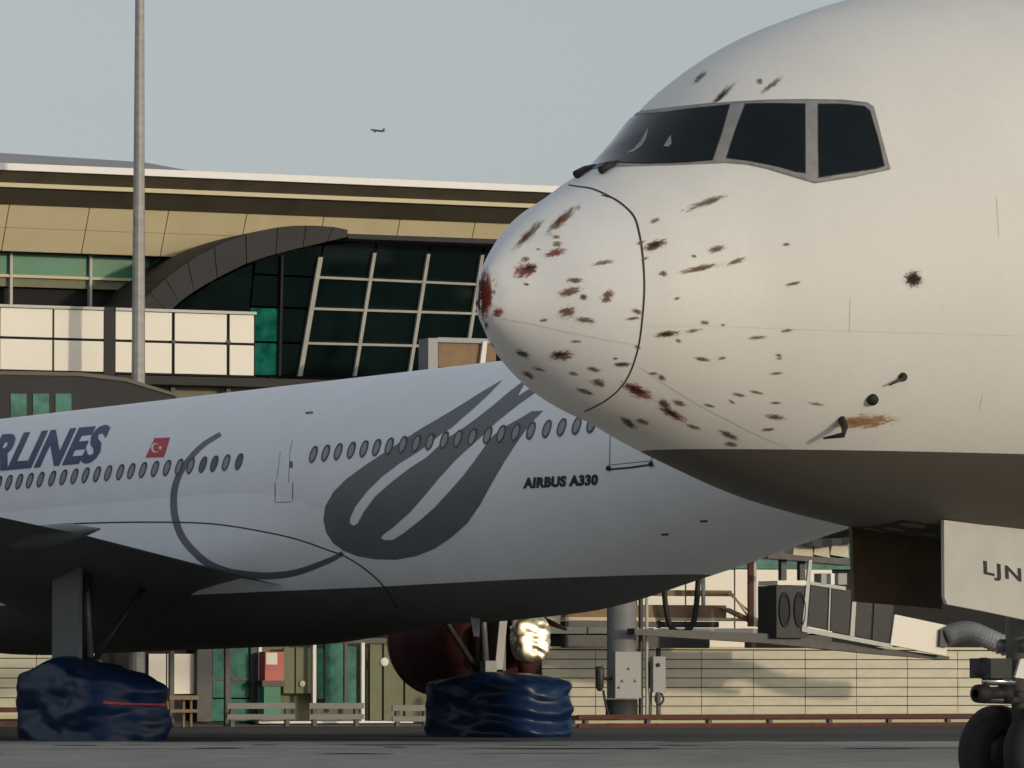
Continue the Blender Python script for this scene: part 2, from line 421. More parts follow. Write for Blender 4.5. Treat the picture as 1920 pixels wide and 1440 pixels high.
# low vaulted roof sheet behind the edge: highest at the left, dipping to the right
rv = []; us = [UL + i * (UR - UL) / 40 for i in range(41)]
for u in us:
    px_u = ut(0, 3, 300); h = .32 + .26 * max(0.0, 1 - max(0, (u - ut(-300, 3, 300))) / (ut(420, 3, 300) - ut(-300, 3, 300)))
    for v, k in ((2.7, 0), (1.2, .6), (-1.5, 1.0), (-7, .9), (-20, .2)): rv.append(W(u, v, zA + .06 + (h * 1.6 if u < ut(420, 3, 300) else .1) * k))
add('roof', rv, grid_faces(41, 5), M['roofgrey'], term, smooth=True)
# soffit: two rows of separate cream panels on a steep slope
zm = zF + (zE - zF) * .5
pw = ut(150, 1.6, 430) - ut(0, 1.6, 430); off0 = ut(5, 1.6, 430); first = {}
for row, (v0, z0, v1, z1) in enumerate(((1.5, zF, 1.845, zm - .012), (1.855, zm + .012, 2.2, zE))):
    for k in range(-5, 18):
        u0 = off0 + k * pw + .015; u1 = off0 + (k + 1) * pw - .015
        if row not in first:
            b = MB(); n = Vector((0, 0, 0))
            q = [W(u0, v0, z0), W(u1, v0, z0), W(u1, v1, z1), W(u0, v1, z1)]
            b.hexa([p + TN * -.05 + Vector((0, 0, .04)) for p in q] + q)
            first[row] = (b.build('soffit_panel', M['soffit'], term), u0)
        else:
            o, ub = first[row]; clone(o, wl(o) + TU * (u0 - ub), term)
extr('soffit_backing', [(.6, zF - .01), (1.40, zF - .01), (2.05, zE), (1.6, zE + .1), (.6, zF + .1)], M['recess'])
# clerestory
zg0, zg1 = zt(516, .9), zt(470, .9)
for k in range(-5, 18):
    u0 = ut(20, .9, 490) + k * pw; tb('pane', u0 + .04, u0 + pw - .04, .80, .84, zg0 + .03, zg1 - .02, M['greenglass'], term)
    tb('mullion', u0 - .04, u0 + .04, .78, .98, zt(572, .9), zg1 + .02, M['mull'], term)
tb('transom', UL, UR, .79, .95, zg0 - .05, zg0 + .03, M['gold'], term)
tb('sill_panel', UL, UR, .70, .82, zt(536, .9), zg0 - .051, M['olive'], term)
tb('upper_wall', UL, UR, -14, .55, 0.0, zF + .3, M['recess'], term)
# crescent emblem on the clerestory glass
cx, cz = tp(303, 500, .84); pts = []
for i in range(25):
    a = R(40) + R(280) * i / 24; pts.append((cx + .40 * math.cos(a), cz + .40 * math.sin(a)))
for i in range(25):
    a = R(320) - R(280) * i / 24; pts.append((cx + .08 + .33 * math.cos(a), cz + .33 * math.sin(a)))
MB().prism([W(p[0], .842, p[1]) for p in pts], TN * .01).build('crescent_emblem', M['seam'], term)

# ---- glazed pavilion with arched roof
VP = 3.6
pav = thing('glass_pavilion', W(12, 3, 0), 'dark glass pavilion with curved grey arch roof and leaning white mullions', 'building')
outer = [(262, 572), (285, 547), (320, 516), (370, 481), (430, 451), (500, 430), (560, 423), (620, 425), (652, 431)]
inner = [(652, 444), (600, 456), (540, 470), (470, 491), (400, 525), (350, 556), (322, 580), (300, 600)]
segs = 9
so = smooth_path([Vector(p) for p in outer], 6); si = smooth_path([Vector(p) for p in inner[::-1]], 6)
def pick(path, t):
    i = t * (len(path) - 1); k = min(int(i), len(path) - 2); return path[k].lerp(path[k + 1], i - k)
for k in range(segs):
    t0, t1 = k / segs + .0015, (k + 1) / segs - .0015
    poly = [pick(so, t0 + (t1 - t0) * i / 4) for i in range(5)] + [pick(si, t1 + (t0 - t1) * i / 4) for i in range(5)]
    MB().prism([W(*((lambda q: (q[0], VP + 1.0, q[1]))(tp(p.x, p.y, VP + 1.0)))) for p in poly], -TN * 4.0).build('arch_panel', M['archgrey'], pav)
# flat roof edge going on to the right behind the airliner's nose
u0 = ut(652, VP + 1, 438); tb('roof_beam', u0 + .02, UR, VP - 2, VP + 1.0, zt(447, VP + 1, 652), zt(438, VP + 1, 652), M['archgrey'], pav)
# dark body under the arch
gl = [(300, 600), (322, 580), (350, 556), (400, 525), (470, 491), (540, 470), (600, 456), (652, 444)]
poly = [W(tp(x, y, VP)[0], VP - 2.0, tp(x, y, VP)[1]) for x, y in gl] + [W(UR, VP - 2.0, zt(444, VP, 652)), W(UR, VP - 2.0, zt(760, VP, 652)), W(tp(300, 760, VP)[0], VP - 2.0, zt(760, VP, 652))]
MB().prism(poly[::-1], -TN * .9).build('glass_core', M['recess'], pav)
# leaning curtain wall: columns lean, rows level
cols_top = [(478, 486), (530, 474), (606, 458), (707, 450), (808, 452), (909, 454), (1010, 456), (1111, 458), (1212, 460), (1313, 462)]
cols_bot = [(455, 705), (525, 705), (563, 705), (666, 705), (768, 705), (870, 705), (972, 705), (1074, 705), (1176, 705), (1278, 705)]
rows = [(520, 533), (579, 588), (644, 651)]          # y at x=600 and x=890
def colx(i, y):
    a, b = cols_top[i], cols_bot[i]; t = (y - a[1]) / (b[1] - a[1]); return a[0] + (b[0] - a[0]) * t
def rowy(j, x): a, b = rows[j]; return a + (b - a) * (x - 600) / 290
def q3(x, y, v): u, z = tp(x, y, v); return W(u, v, z)
def ql(x, y, dv): return q3(x, y, VP - 1.55 * (y - 450) / 255 + dv)      # on the outward-leaning glass
for i in range(len(cols_top) - 1):
    ys_l = [cols_top[i][1]] + [rowy(j, colx(i, 560)) for j in range(3)] + [705]
    ys_r = [cols_top[i + 1][1]] + [rowy(j, colx(i + 1, 560)) for j in range(3)] + [705]
    for j in range(4):
        g = 2.0
        q = [(colx(i, ys_l[j]) + g, ys_l[j] + g), (colx(i + 1, ys_r[j]) - g, ys_r[j] + g), (colx(i + 1, ys_r[j + 1]) - g, ys_r[j + 1] - g), (colx(i, ys_l[j + 1]) + g, ys_l[j + 1] - g)]
        teal = i == 0 and j >= 2
        MB().prism([ql(x, y, -.12) for x, y in q][::-1], -TN * .05).build('pane', M['tealglass'] if teal else M['darkglass'], pav)
MB().prism([ql(x, y, -.13) for x, y in [(300, 610), (335, 572), (352, 560), (400, 530), (440, 510), (474, 494), (462, 640), (300, 640)]][::-1], -TN * .05).build('pane', M['darkglass'], pav)
for i in range(1, len(cols_top)):
    w = 4.2 if i == 2 else (3.0 if i > 2 else 2.2); top = cols_top[i][1] + (24 if i > 1 else 4)
    m_ = M['mull'] if i > 1 else M['archgrey']
    MB().prism([ql(colx(i, top) - w, top, 0), ql(colx(i, top) + w, top, 0), ql(colx(i, 705) + w, 705, 0), ql(colx(i, 705) - w, 705, 0)][::-1], -TN * .14).build('mullion', m_, pav)
for j in range(3):
    xa = colx(2, rowy(j, 600)); xb = 1300; h = 2.2
    MB().prism([ql(xa, rowy(j, xa) - h, -.015), ql(xb, rowy(j, xb) - h, -.015), ql(xb, rowy(j, xb) + h, -.015), ql(xa, rowy(j, xa) + h, -.015)][::-1], -TN * .10).build('transom', M['mull'], pav)

# ---- covered gallery with white panels
VG = 6.0
gal = thing('covered_gallery', W(3, VG, 0), 'raised covered gallery clad in sunlit white panels', 'gallery')
za, zb_, zc_, zd = zt(577, VG), zt(630, VG), zt(635, VG), zt(692, VG)
cols = [(-420, -322), (-320, -222), (-220, -122), (-120, -3), (1, 98), (102, 194), (217, 322), (328, 425), (431, 476)]
for x0, x1 in cols:
    for z1, z0 in ((za, zb_), (zc_, zd)):
        tb('wall_panel', ut(x0, VG, 630), ut(x1, VG, 630), VG - .06, VG, z0, z1, M['panel'], gal)
tb('cap_rail', UL, ut(194, VG, 575), VG - .5, VG + .06, za + .02, za + .10, M['mull'], gal)
tb('cap_rail', ut(216, VG, 575), ut(480, VG, 575), VG - .5, VG + .06, za + .02, za + .10, M['mull'], gal)
tb('body', UL, ut(480, VG, 600), VG - 2.0, VG - .07, zd - .05, za + .01, M['recess'], gal)
tb('floor_beam', UL, ut(195, VG, 700), VG - 1.8, VG + .02, zd - .30, zd - .06, M['archgrey'], gal)
tb('floor_beam', ut(217, VG, 700), ut(700, VG, 700), VG - 1.8, VG + .02, zd - .32, zd - .08, M['archgrey'], gal)
tb('joint_cover', ut(195, VG, 640), ut(216, VG, 640), VG - .3, VG - .02, zd - 1.0, za + .12, M['archgrey'], gal)
for x in (325, 428):
    u, z = tp(x, 641, VG); MB().lathe(W(u, VG, z), TN, [(0, .07), (.03, .07), (.04, .0)], 10).build('fixing_disc', M['dsteel'], gal)
for x0, x1 in ((217, 320), (326, 424), (430, 520)):
    tb('lower_panel', ut(x0, VG - .8, 720), ut(x1, VG - .8, 720), VG - .9, VG - .8, zd - 1.6, zd - .33, M['olive'], gal)
for x in (-60, 323, 427): tb('support_post', ut(x - 4, VG - .5, 900), ut(x + 4, VG - .5, 900), VG - .6, VG - .45, 0, zd - .31, M['dsteel'], gal)
# sloping dark roof of a boarding bridge below the gallery
br = thing('boarding_bridge', W(-4, 8, 0), 'dark roofed boarding bridge sloping down below the white gallery', 'boarding bridge')
prof = [(-300, 694), (150, 702), (235, 712), (330, 742), (330, 800), (-300, 800)]
MB().prism([q3(x, y, 9) for x, y in prof][::-1], -TN * 2.2).build('tunnel', M['archgrey'], br)
MB().prism([q3(x, y, 9.06) for x, y in [(-300, 690), (150, 698), (236, 708), (332, 738), (332, 744), (235, 715), (150, 705), (-300, 697)]][::-1], -TN * 2.4).build('roof_edge', M['brown'], br)
for x in (20, 62, 104): MB().prism([q3(a, b, 9.03) for a, b in ((x, 738), (x + 30, 738), (x + 30, 790), (x, 790))][::-1], -TN * .05).build('window', M['tealglass'], br)
tb('leg', ut(-160, 8.4, 1000), ut(-130, 8.4, 1000), 7.4, 8.2, 0, zt(800, 9, 0) + .3, M['colgrey'], br)

# tan cab with grey frame seen over the tail fuselage
cab = thing('equipment_hoist', W(15, 7, 0), 'grey framed hoist cab with tan panel beside the damaged nose', 'cab')
tpx('panel', 822, 930, 644, 690, 6.4, 6.9, M['tanbox'], cab)
tpx('frame', 803, 821, 634, 720, 6.3, 7.0, M['boxgrey'], cab)
tpx('frame', 821, 940, 634, 643, 6.3, 7.0, M['boxgrey'], cab)
MB().prism([q3(x, y, 7.05) for x, y in ((906, 640), (914, 640), (908, 700), (898, 700))][::-1], -TN * .1).build('strut', M['white'], cab)
tb('post', ut(860, 6.7, 900), ut(880, 6.7, 900), 6.3, 6.6, 0, zt(690, 6.9, 870) + .02, M['colgrey'], cab)

# ---- lower wall of cream boards, each one apart
low = thing('service_wall', W(20, .6, 0), 'low cream board wall with dark joints along the terminal foot', 'wall')
VL = 1.4
ztop, zbot = zt(1219, VL, 1400), zt(1341, VL, 1400); nr = 7; ch = (ztop - zbot) / nr
cw = ut(1510, VL, 1280) - ut(1413, VL, 1280); ur = ut(1413, VL, 1280); proto = None
def boards(k0, k1, base, parent):
    global proto
    for k in range(k0, k1):
        for r in range(nr):
            u0 = base + k * cw
            if proto is None: proto = (tb('wall_board', u0 + .012, u0 + cw - .012, VL - .05, VL, zbot + r * ch + .014, zbot + (r + 1) * ch - .014, M['board'], parent), u0, r)
            else: o, ub, rb = proto; clone(o, wl(o) + TU * (u0 - ub) + Vector((0, 0, (r - rb) * ch)) + TN * random.uniform(-.008, .008), parent)
boards(-4, 11, ur, low)
ul = ut(-42, VL, 1280); boards(-3, 2, ul, low)
tb('backing', ut(800, VL, 1280), UR, .62, VL - .06, .12, ztop + .02, M['recess'], low)
tb('backing', UL, ut(350, VL, 1280), .62, VL - .06, .12, ztop + .02, M['recess'], low)
tb('cap', ut(1020, VL, 1215), UR, .7, VL + .05, ztop + .021, ztop + .10, M['gold'], low)
tb('plinth', UL, UR, .6, VL + .02, 0, .115, M['archgrey'], low)
# sunlit infill panel beside the doors
for x0, x1 in ((279, 311), (314, 368)): tpx('infill_panel', x0, x1, 1226, 1301, VL - .03, VL + .03, M['panel'], low)
# upper cream wall above the boards on the right
for k in range(6):
    x0 = 1010 + k * 92; tpx('upper_panel', x0 + 1, x0 + 90, 1068, 1188, .8, .86, M['panel'] if k > 1 else M['board'], low)
tpx('upper_panel', 1331, 1405, 1189, 1214, .9, .95, M['panel'], low)
tb('window_band', ut(1000, .85, 1050), UR, .7, .8, zt(1066, .85, 1400), zt(960, .85, 1400), M['tealglass'], low)

# barrier in front of the wall
bar = thing('crash_barrier', W(22, 15, 0), 'rust red double rail barrier along the foot of the cream wall', 'barrier')
VR = 15.0
for z0, z1, va_, vb2, m_ in ((.24, .37, VR - .12, VR, M['rust']), (.0, .11, VR - .12, VR, M['rust']), (.13, .21, VR - .3, VR - .22, M['gold'])):  # cream middle strip paints in the sunlit debris between the rails
    tb('rail', ut(1085, VR, 1350), UR, va_, vb2, z0, z1, m_, bar)
for k in range(16): u = ut(1100, VR, 1350) + k * 1.9; tb('post', u, u + .12, VR - .21, VR - .121, 0, .37, M['dsteel'], bar)
bar2 = thing('crash_barrier', W(-5, 6.5, 0), 'rust red double rail barrier left of the glass doors', 'barrier')
for z0, z1, m_ in ((.42, .56, M['rust']), (.05, .18, M['rust']), (.24, .34, M['gold'])):  # cream bar is painted light, the sunlit strip between the rust rails
    tb('rail', UL, ut(80, 6.5, 1350), 6.3 if m_ is M['rust'] else 6.22, 6.5 if m_ is M['rust'] else 6.3, z0, z1, m_, bar2)
for k in range(8): u = ut(70, 6.5, 1350) - k * 1.9; tb('post', u - .12, u, 6.05, 6.21, 0, .56, M['dsteel'], bar2)

# ---- glass entrance with doors
ent = thing('glass_entrance', W(10, 1, 0), 'green glass entrance with white posts and dark frames at the terminal foot', 'entrance')
VE = 1.7
tpx('interior', 372, 806, 1200, 1353, .65, .9, M['olive'], ent)
tpx('dark_frame', 370, 398, 1205, 1353, .95, VE, M['dsteel'], ent)
tpx('dark_frame', 470, 484, 1205, 1353, .95, VE, M['dsteel'], ent)
tpx('lower_door_panel', 398, 470, 1311, 1352, .95, VE - .06, M['tealglass'], ent)
for x0, x1, y0, y1 in ((399, 428, 1207, 1270), (434, 468, 1207, 1270), (399, 428, 1276, 1308), (434, 468, 1276, 1308), (612, 646, 1207, 1318), (652, 668, 1212, 1318), (594, 609, 1216, 1310)):
    tpx('pane', x0, x1, y0, y1, VE - .16, VE - .1, M['tealglass'], ent)
for x0, x1, y0, y1 in ((397, 470, 1270, 1276), (428, 434, 1205, 1311), (609, 612, 1205, 1330), (646, 652, 1205, 1330), (372, 806, 1196, 1206)):
    tpx('dark_frame', x0, x1, y0, y1, VE - .2, VE - .05, M['dsteel'], ent)
for x in (488, 590, 681): tpx('white_post', x - 3, x + 3, 1205, 1353, VE - .06, VE + .05, M['roofwhite'], ent)
tpx('threshold', 486, 775, 1352, 1356, VE - .2, VE + .15, M['roofwhite'], ent)
for x0, x1 in ((694, 716), (720, 756), (760, 804)): tpx('wall_panel', x0, x1, 1206, 1350, VE - .3, VE - .2, M['olive'], ent)
for x0, x1 in ((532, 552), (555, 585)): tpx('inner_panel', x0, x1, 1214, 1300, VE - .4, VE - .3, M['olive'], ent)
u, z = tp(725, 1241, VE); MB().lathe(W(u, VE - .2, z), TN, [(0, .13), (.05, .13), (.07, .08), (.075, 0)], 16).build('round_lamp', M['roofwhite'], ent)
u, z = tp(573, 1282, VE); MB().lathe(W(u, VE - .28, z), TN, [(0, .09), (.05, .09), (.06, 0)], 14).build('round_lamp', M['gold'], ent)
vend = thing('red_cabinet', W(ut(512, 2.2, 1280), 2.2, 0), 'small red and white machine behind the white posts of the glass entrance', 'machine')
tpx('body', 497, 532, 1222, 1276, 1.85, 2.3, M['redbox'], vend)
tpx('front_panel', 499, 520, 1224, 1246, 2.3, 2.32, M['panel'], vend)
tpx('base', 495, 526, 1287, 1349, 1.85, 2.3, M['greenglass'], vend)
tpx('ledge', 492, 534, 1276, 1287, 1.85, 2.35, M['dsteel'], vend)

def rail_section(x0, x1, lab, v=7.5, y0=1318):
    t = thing('guard_rail', W(ut((x0 + x1) / 2, v, 1340), v, 0), lab, 'guard rail')
    for ya, yb in ((y0, y0 + 11), (y0 + 21, y0 + 31)): tpx('rail', x0, x1, ya, yb, v - .06, v, M['railgrey'], t)
    for x in (x0 + 12, x1 - 12): tb('post', ut(x - 4, v, 1340), ut(x + 4, v, 1340), v - .18, v - .065, 0, zt(y0 + 1, v, x), M['dsteel'], t)
    return t
rail_section(426, 553, 'grey two-bar guard rail in front of the teal door panes')
rail_section(580, 683, 'grey two-bar guard rail in front of the single tall teal pane')
rail_section(736, 812, 'grey two-bar guard rail beside the tarpaulin and engine', y0=1322)
bench = thing('tool_bench', W(ut(340, 8, 1330), 8, 0), 'low brown bench between the dark tarpaulin and the teal doors', 'bench')
tpx('top', 318, 372, 1304, 1312, 7.5, 8, M['tanbox'], bench)
tpx('shelf', 320, 370, 1330, 1336, 7.5, 7.95, M['tanbox'], bench)
for x in (322, 352, 366): tb('leg', ut(x - 2, 8, 1330), ut(x + 2, 8, 1330), 7.6, 7.7, 0, zt(1312, 8, 340), M['tanbox'], bench)

# ---- boarding bridge column with cabinets and cables, right of the tarpaulin
VC = 8.0
colm = thing('bridge_column', W(ut(1178, VC, 1340), VC - .4, 0), 'thick grey round bridge column with dark foot and hazard stickers', 'column')
uc = ut(1178, VC, 1250); o0 = W(uc, VC - .45, 0); zz = lambda y: zt(y, VC, 1178)
MB().lathe(o0, (0, 0, 1), [(zz(1310), .43), (9.0, .43), (9.0, 0)], 28).build('shaft', M['colgrey'], colm, True)
MB().lathe(o0, (0, 0, 1), [(0, .47), (zz(1311), .47), (zz(1311), .42)], 28).build('foot', M['dsteel'], colm, True)
tpx('sticker_plate', 1154, 1202, 1222, 1309, VC - .06, VC + .02, M['boxgrey'], colm)
for x, y, m_ in ((1178, 1253, 'ink'), (1166, 1276, 'ink'), (1178, 1276, 'yellow'), (1190, 1276, 'ink'), (1160, 1288, 'ink'), (1182, 1262, 'yellow')):
    u, z = tp(x, y, VC + .024); MB().prism([W(u - .06, VC + .021, z - .05), W(u + .06, VC + .021, z - .05), W(u, VC + .021, z + .05)], TN * .006).build('warning_mark', M[m_], colm)
MB().tube([W(uc + .55, VC - .3, 0), W(uc + .55, VC - .3, 8.5)], .07, 10).build('pipe', M['dsteel'], colm)
MB().tube([W(uc + .72, VC - .25, 0), W(uc + .72, VC - .25, 8.5)], .05, 10).build('pipe', M['mull'], colm)
cbx = thing('control_cabinet', W(ut(1237, VC, 1300), VC, 0), 'small grey control cabinet with a dark knob beside the bridge column', 'cabinet')
tpx('body', 1225, 1248, 1231, 1298, VC - .25, VC - .02, M['boxgrey'], cbx)
tpx('bracket', 1217, 1232, 1240, 1290, VC - .32, VC - .26, M['dsteel'], cbx)
u, z = tp(1234, 1247, VC); MB().lathe(W(u, VC - .02, z), TN, [(0, .06), (.04, .06), (.05, 0)], 12).build('knob', M['black'], cbx)
MB().tube(smooth_path([q3(x, y, VC - .1) for x, y in ((1232, 1298), (1229, 1312), (1236, 1322), (1244, 1312), (1240, 1300))], 5), .03, 8).build('cable_loop', M['cable'], cbx)
tb('stand', ut(1226, VC, 1340), ut(1230, VC, 1340), VC - .3, VC - .26, 0, zt(1298, VC, 1228), M['dsteel'], cbx)
hyd = thing('hose_reel', W(ut(1130, VC, 1300), VC, 0), 'dark hose connector hanging left of the bridge column', 'connector')
u, z = tp(1130, 1272, VC); MB().lathe(W(u, VC - .2, zt(1296, VC, 1130)), (0, 0, 1), [(0, .05), (.1, .12), (.6, .13), (.72, .11), (.72, 0)], 14).build('body', M['dsteel'], hyd, True)
MB().tube([W(u + .1, VC - .2, z), W(uc - .4, VC - .3, z)], .05, 8).build('arm', M['dsteel'], hyd)
MB().tube(smooth_path([q3(x, y, VC - .2) for x, y in ((1131, 1294), (1134, 1312), (1138, 1330), (1146, 1352))], 5), .035, 8).build('hose', M['cable'], hyd)

# ---- service gantry with conveyor, pipes and hanging cables (above the boards)
gan = thing('service_gantry', W(24, 5, 0), 'brown service gantry with hanging black cables above the cream boards', 'gantry')
VT = 5.0
for x0, x1, y0, y1, m_ in ((1060, 1372, 1106, 1117, 'tanbox'), (1060, 1362, 1134, 1158, 'tanbox'), (1060, 1440, 1158, 1164, 'gold'), (1060, 1348, 1165, 1176, 'dsteel'), (1225, 1442, 1178, 1188, 'panel'), (1060, 1330, 1191, 1215, 'dsteel'), (1405, 1560, 1191, 1215, 'dsteel')):
    tpx('beam', x0, x1, y0, y1, VT - .3 - .01 * (y0 % 7), VT + .01 * (y0 % 7), M[m_], gan)
MB().prism([q3(x, y, VT + .1) for x, y in ((1352, 1140), (1368, 1140), (1438, 1172), (1430, 1178))][::-1], -TN * .2).build('ramp', M['tanbox'], gan)
for a, b in (((1366, 1112), (1438, 1176)), ((1372, 1112), (1414, 1172))): MB().tube([q3(*a, VT + .15), q3(*b, VT + .15)], .03, 6).build('brace', M['gold'], gan)
for pth in ([(1244, 1060), (1246, 1115), (1252, 1160), (1262, 1180), (1280, 1186), (1298, 1172), (1305, 1140), (1309, 1090), (1312, 1030)],):
    MB().tube(smooth_path([q3(x, y, VT + .35) for x, y in pth], 6), .085, 10).build('hanging_cable', M['cable'], gan, True)
for x, w in ((1320, 2.5), (1408, 4), (1416, 2.5)): tb('pipe', ut(x - w, VT + .3, 1100), ut(x + w, VT + .3, 1100), VT + .2, VT + .3, zt(1175 if x > 1400 else 1135, VT, x), zt(960, VT, x), M['rust'] if x == 1408 else M['mull'], gan)
for x in (1236,): tb('post', ut(x - 3, VT - .4, 1280), ut(x + 3, VT - .4, 1280), VT - .5, VT - .4, 0, zt(1150, VT, x), M['dsteel'], gan)

# ---- sloping bridge undercarriage with fan unit and framed grilles, seen under the 777
VB = 9.0
unit = thing('cooling_unit', W(ut(1480, VB, 1190), VB, 0), 'dark cooling unit with two round fans beside white framed grilles', 'cooling unit')
tpx('body', 1456, 1514, 1098, 1196, VB - 1.2, VB, M['grille'], unit)
for x in (1471, 1499):
    u, z = tp(x, 1143, VB); b = MB().lathe(W(u, VB + .003, z), TN, [(0, .30), (.05, .30), (.05, .25), (.01, .24), (.01, 0)], 20); b.v = [W((p - T0).dot(TU) * .62 + u * .38, (p - T0).dot(TN), z + (p.z - z) * 1.75) for p in b.v]
    b.build('fan', M['black'], unit)
tpx('cover', 1458, 1514, 1089, 1097, VB - 1.2, VB + .04, M['panel'], unit)
for x in (1470, 1505): tpx('bracket', x - 5, x + 5, 1040, 1088, VB - .6, VB - .4, M['dsteel'], unit)
gr = thing('grille_screen', W(ut(1620, VB, 1200), VB, 0), 'sloping dark mesh screens in white frames ending in a pale plate', 'screen')
def tq(name, pts, v0, v1, m_, par): return MB().prism([q3(x, y, v1) for x, y in pts][::-1], -TN * (v1 - v0)).build(name, m_, par)
for pts in ([(1521, 1094), (1556, 1100), (1553, 1182), (1514, 1174)], [(1560, 1101), (1600, 1106), (1594, 1190), (1557, 1183)], [(1606, 1118), (1636, 1124), (1632, 1198), (1603, 1192)], [(1640, 1126), (1676, 1134), (1670, 1206), (1636, 1199)]):
    tq('mesh_panel', pts, VB - .06, VB, M['grille'], gr)
for pts in ([(1517, 1050), (1523, 1050), (1512, 1178), (1504, 1176)], [(1504, 1175), (1674, 1208), (1674, 1216), (1504, 1184)], [(1600, 1104), (1607, 1105), (1602, 1194), (1594, 1192)], [(1518, 1090), (1586, 1100), (1586, 1107), (1518, 1096)], [(1556, 1100), (1558, 1100), (1555, 1183), (1553, 1183)]):
    tq('frame', pts, VB - .05, VB + .05, M['mull'], gr)
tq('pale_plate', [(1678, 1152), (1782, 1174), (1774, 1230), (1670, 1209)], VB - .1, VB + .07, M['panel'], gr)
tq('lower_beam', [(1190, 1178), (1440, 1188), (1780, 1231), (1780, 1237), (1640, 1226), (1440, 1206), (1190, 1190)], VB - .8, VB - .3, M['dsteel'], gr)
for x0, x1, m_ in ((1540, 1550, 'boxgrey'), (1558, 1565, 'roofwhite'), (1572, 1588, 'boxgrey')): tpx('switch_box', x0, x1, 1075, 1096, VB - .4, VB + .06, M[m_], gr)
hood = thing('bridge_hood', W(ut(1545, VB, 1000), VB, 0), 'dark folded boarding bridge hood over cream wrapped bundles', 'hood')
b = MB(); sec = []
for k in range(9):
    x = 1470 + k * 18; sec.append(((x, 972 + 4 * math.sin(k * 1.4) + (10 if k == 0 else 0)), (x, 1004 + 22 * math.sin(min(1, k / 6) * math.pi * .75))))
for k in range(8):
    a, c = sec[k], sec[k + 1]; dv = .12 * (k % 2)
    b.hexa([q3(*a[0], VB + .3 + dv), q3(*c[0], VB + .42 - dv), q3(*c[1], VB + .42 - dv), q3(*a[1], VB + .3 + dv), q3(*a[0], VB - 1), q3(*c[0], VB - 1), q3(*c[1], VB - 1), q3(*a[1], VB - 1)])
b.build('folds', M['dsteel'], hood)
for k, (x0, x1) in enumerate(((1487, 1525), (1526, 1556), (1557, 1592))):
    b = MB(); n = 7
    for i in range(n): pass
    tq('bundle', [(x0, 1040), (x0 + 4, 1014), ((x0 + x1) / 2, 1005 + 3 * k), (x1 - 3, 1012), (x1, 1046)], VB - .7, VB - .1 + .04 * k, M['board'], hood)
tq('tray', [(1440, 1030), (1485, 1040), (1600, 1050), (1600, 1060), (1485, 1050), (1440, 1046)], VB - .9, VB + .02, M['dsteel'], hood)
duct = thing('air_duct', W(ut(1810, VB, 1200), VB, 0), 'pale corrugated air duct at the end of the sloping grille screens', 'duct')
b = MB(); pth = smooth_path([q3(x, y, VB + .1) for x, y in ((1772, 1196), (1788, 1188), (1806, 1184), (1826, 1186), (1850, 1196), (1890, 1212), (1950, 1222), (2020, 1226))], 10)
b.tube(pth, [.27 + .05 * (i % 2) for i in range(len(pth))], 14).build('corrugated_hose', M['boxgrey'], duct)
tq('collar', [(1764, 1180), (1778, 1182), (1776, 1214), (1762, 1212)], VB - .2, VB + .2, M['dsteel'], duct)

# ------------------------------------------------------------------ light mast
mp_ = at(257, 1300, 149.0); mp_.z = 0
mast = thing('light_mast', mp_, 'tall galvanised light mast rising behind the parked white airliner', 'light mast')
MB().lathe(mp_, (0, 0, 1), [(.05, .23), (11, .185), (22, .12), (27, .10), (27, 0)], 12).build('pole', M['mast'], mast)
MB().lathe(mp_, (0, 0, 1), [(0, .45), (.05, .45), (.05, .24)], 16).build('base_plate', M['mast'], mast)
MB().lathe(mp_, (0, 0, 1), [(26.4, .12), (26.4, .9), (26.5, .9), (26.5, .12)], 16).build('lamp_ring', M['mast'], mast)
for k in range(6):
    a = k * math.pi / 3; d = Vector((math.cos(a), math.sin(a), 0)); MB().box(mp_ + d * 1.05 + Vector((0, 0, 26.4)), d * .12, Vector((-d.y, d.x, 0)) * .2, Vector((0, 0, .16))).build('floodlight', M['boxgrey'], mast)

# ------------------------------------------------------------------ distant aircraft in the sky
fp = at(708, 245, 10500)
fly = thing('flying_aircraft', fp, 'tiny dark airliner flying in the grey sky', 'aircraft')
ff = Vector((-.75, -.65, .05)).normalized(); fr = ff.cross(Vector((0, 0, 1))).normalized(); fu = fr.cross(ff)
MB().lathe(fp - ff * 18, ff, [(0, .2), (6, 1.6), (12, 2.0), (30, 2.0), (34, 1.5), (37, .1)], 14).build('fuselage', M['jet'], fly, True)
for sgn in (1, -1):
    q = lambda a, bb, c: fp + ff * a + fr * sgn * bb + fu * c
    MB().hexa([q(4, 1.5, -1), q(-3, 1.5, -1), q(-5.5, 17, .6), q(-4, 17, .6), q(4, 1.5, .1), q(-3, 1.5, -.4), q(-5.5, 17, .9), q(-4, 17, .9)]).build('wing', M['jet'], fly)
    MB().hexa([q(-13.5, .5, .8), q(-17, .5, .8), q(-18, 6.5, 1.2), q(-16.5, 6.5, 1.2), q(-13.5, .5, 1.2), q(-17, .5, 1.1), q(-18, 6.5, 1.4), q(-16.5, 6.5, 1.4)]).build('tailplane', M['jet'], fly)
    MB().lathe(q(0, 5.5, -2.2), ff, [(0, .7), (2, 1.1), (4.4, 1.1), (4.8, .6)], 12).build('engine', M['jet'], fly, True)
q = lambda a, bb, c: fp + ff * a + fr * bb + fu * c
MB().hexa([q(-11, -.2, 1.6), q(-17, -.2, 1.6), q(-18.5, -.1, 8), q(-15.5, -.1, 8), q(-11, .2, 1.6), q(-17, .2, 1.6), q(-18.5, .1, 8), q(-15.5, .1, 8)]).build('fin', M['jet'], fly)

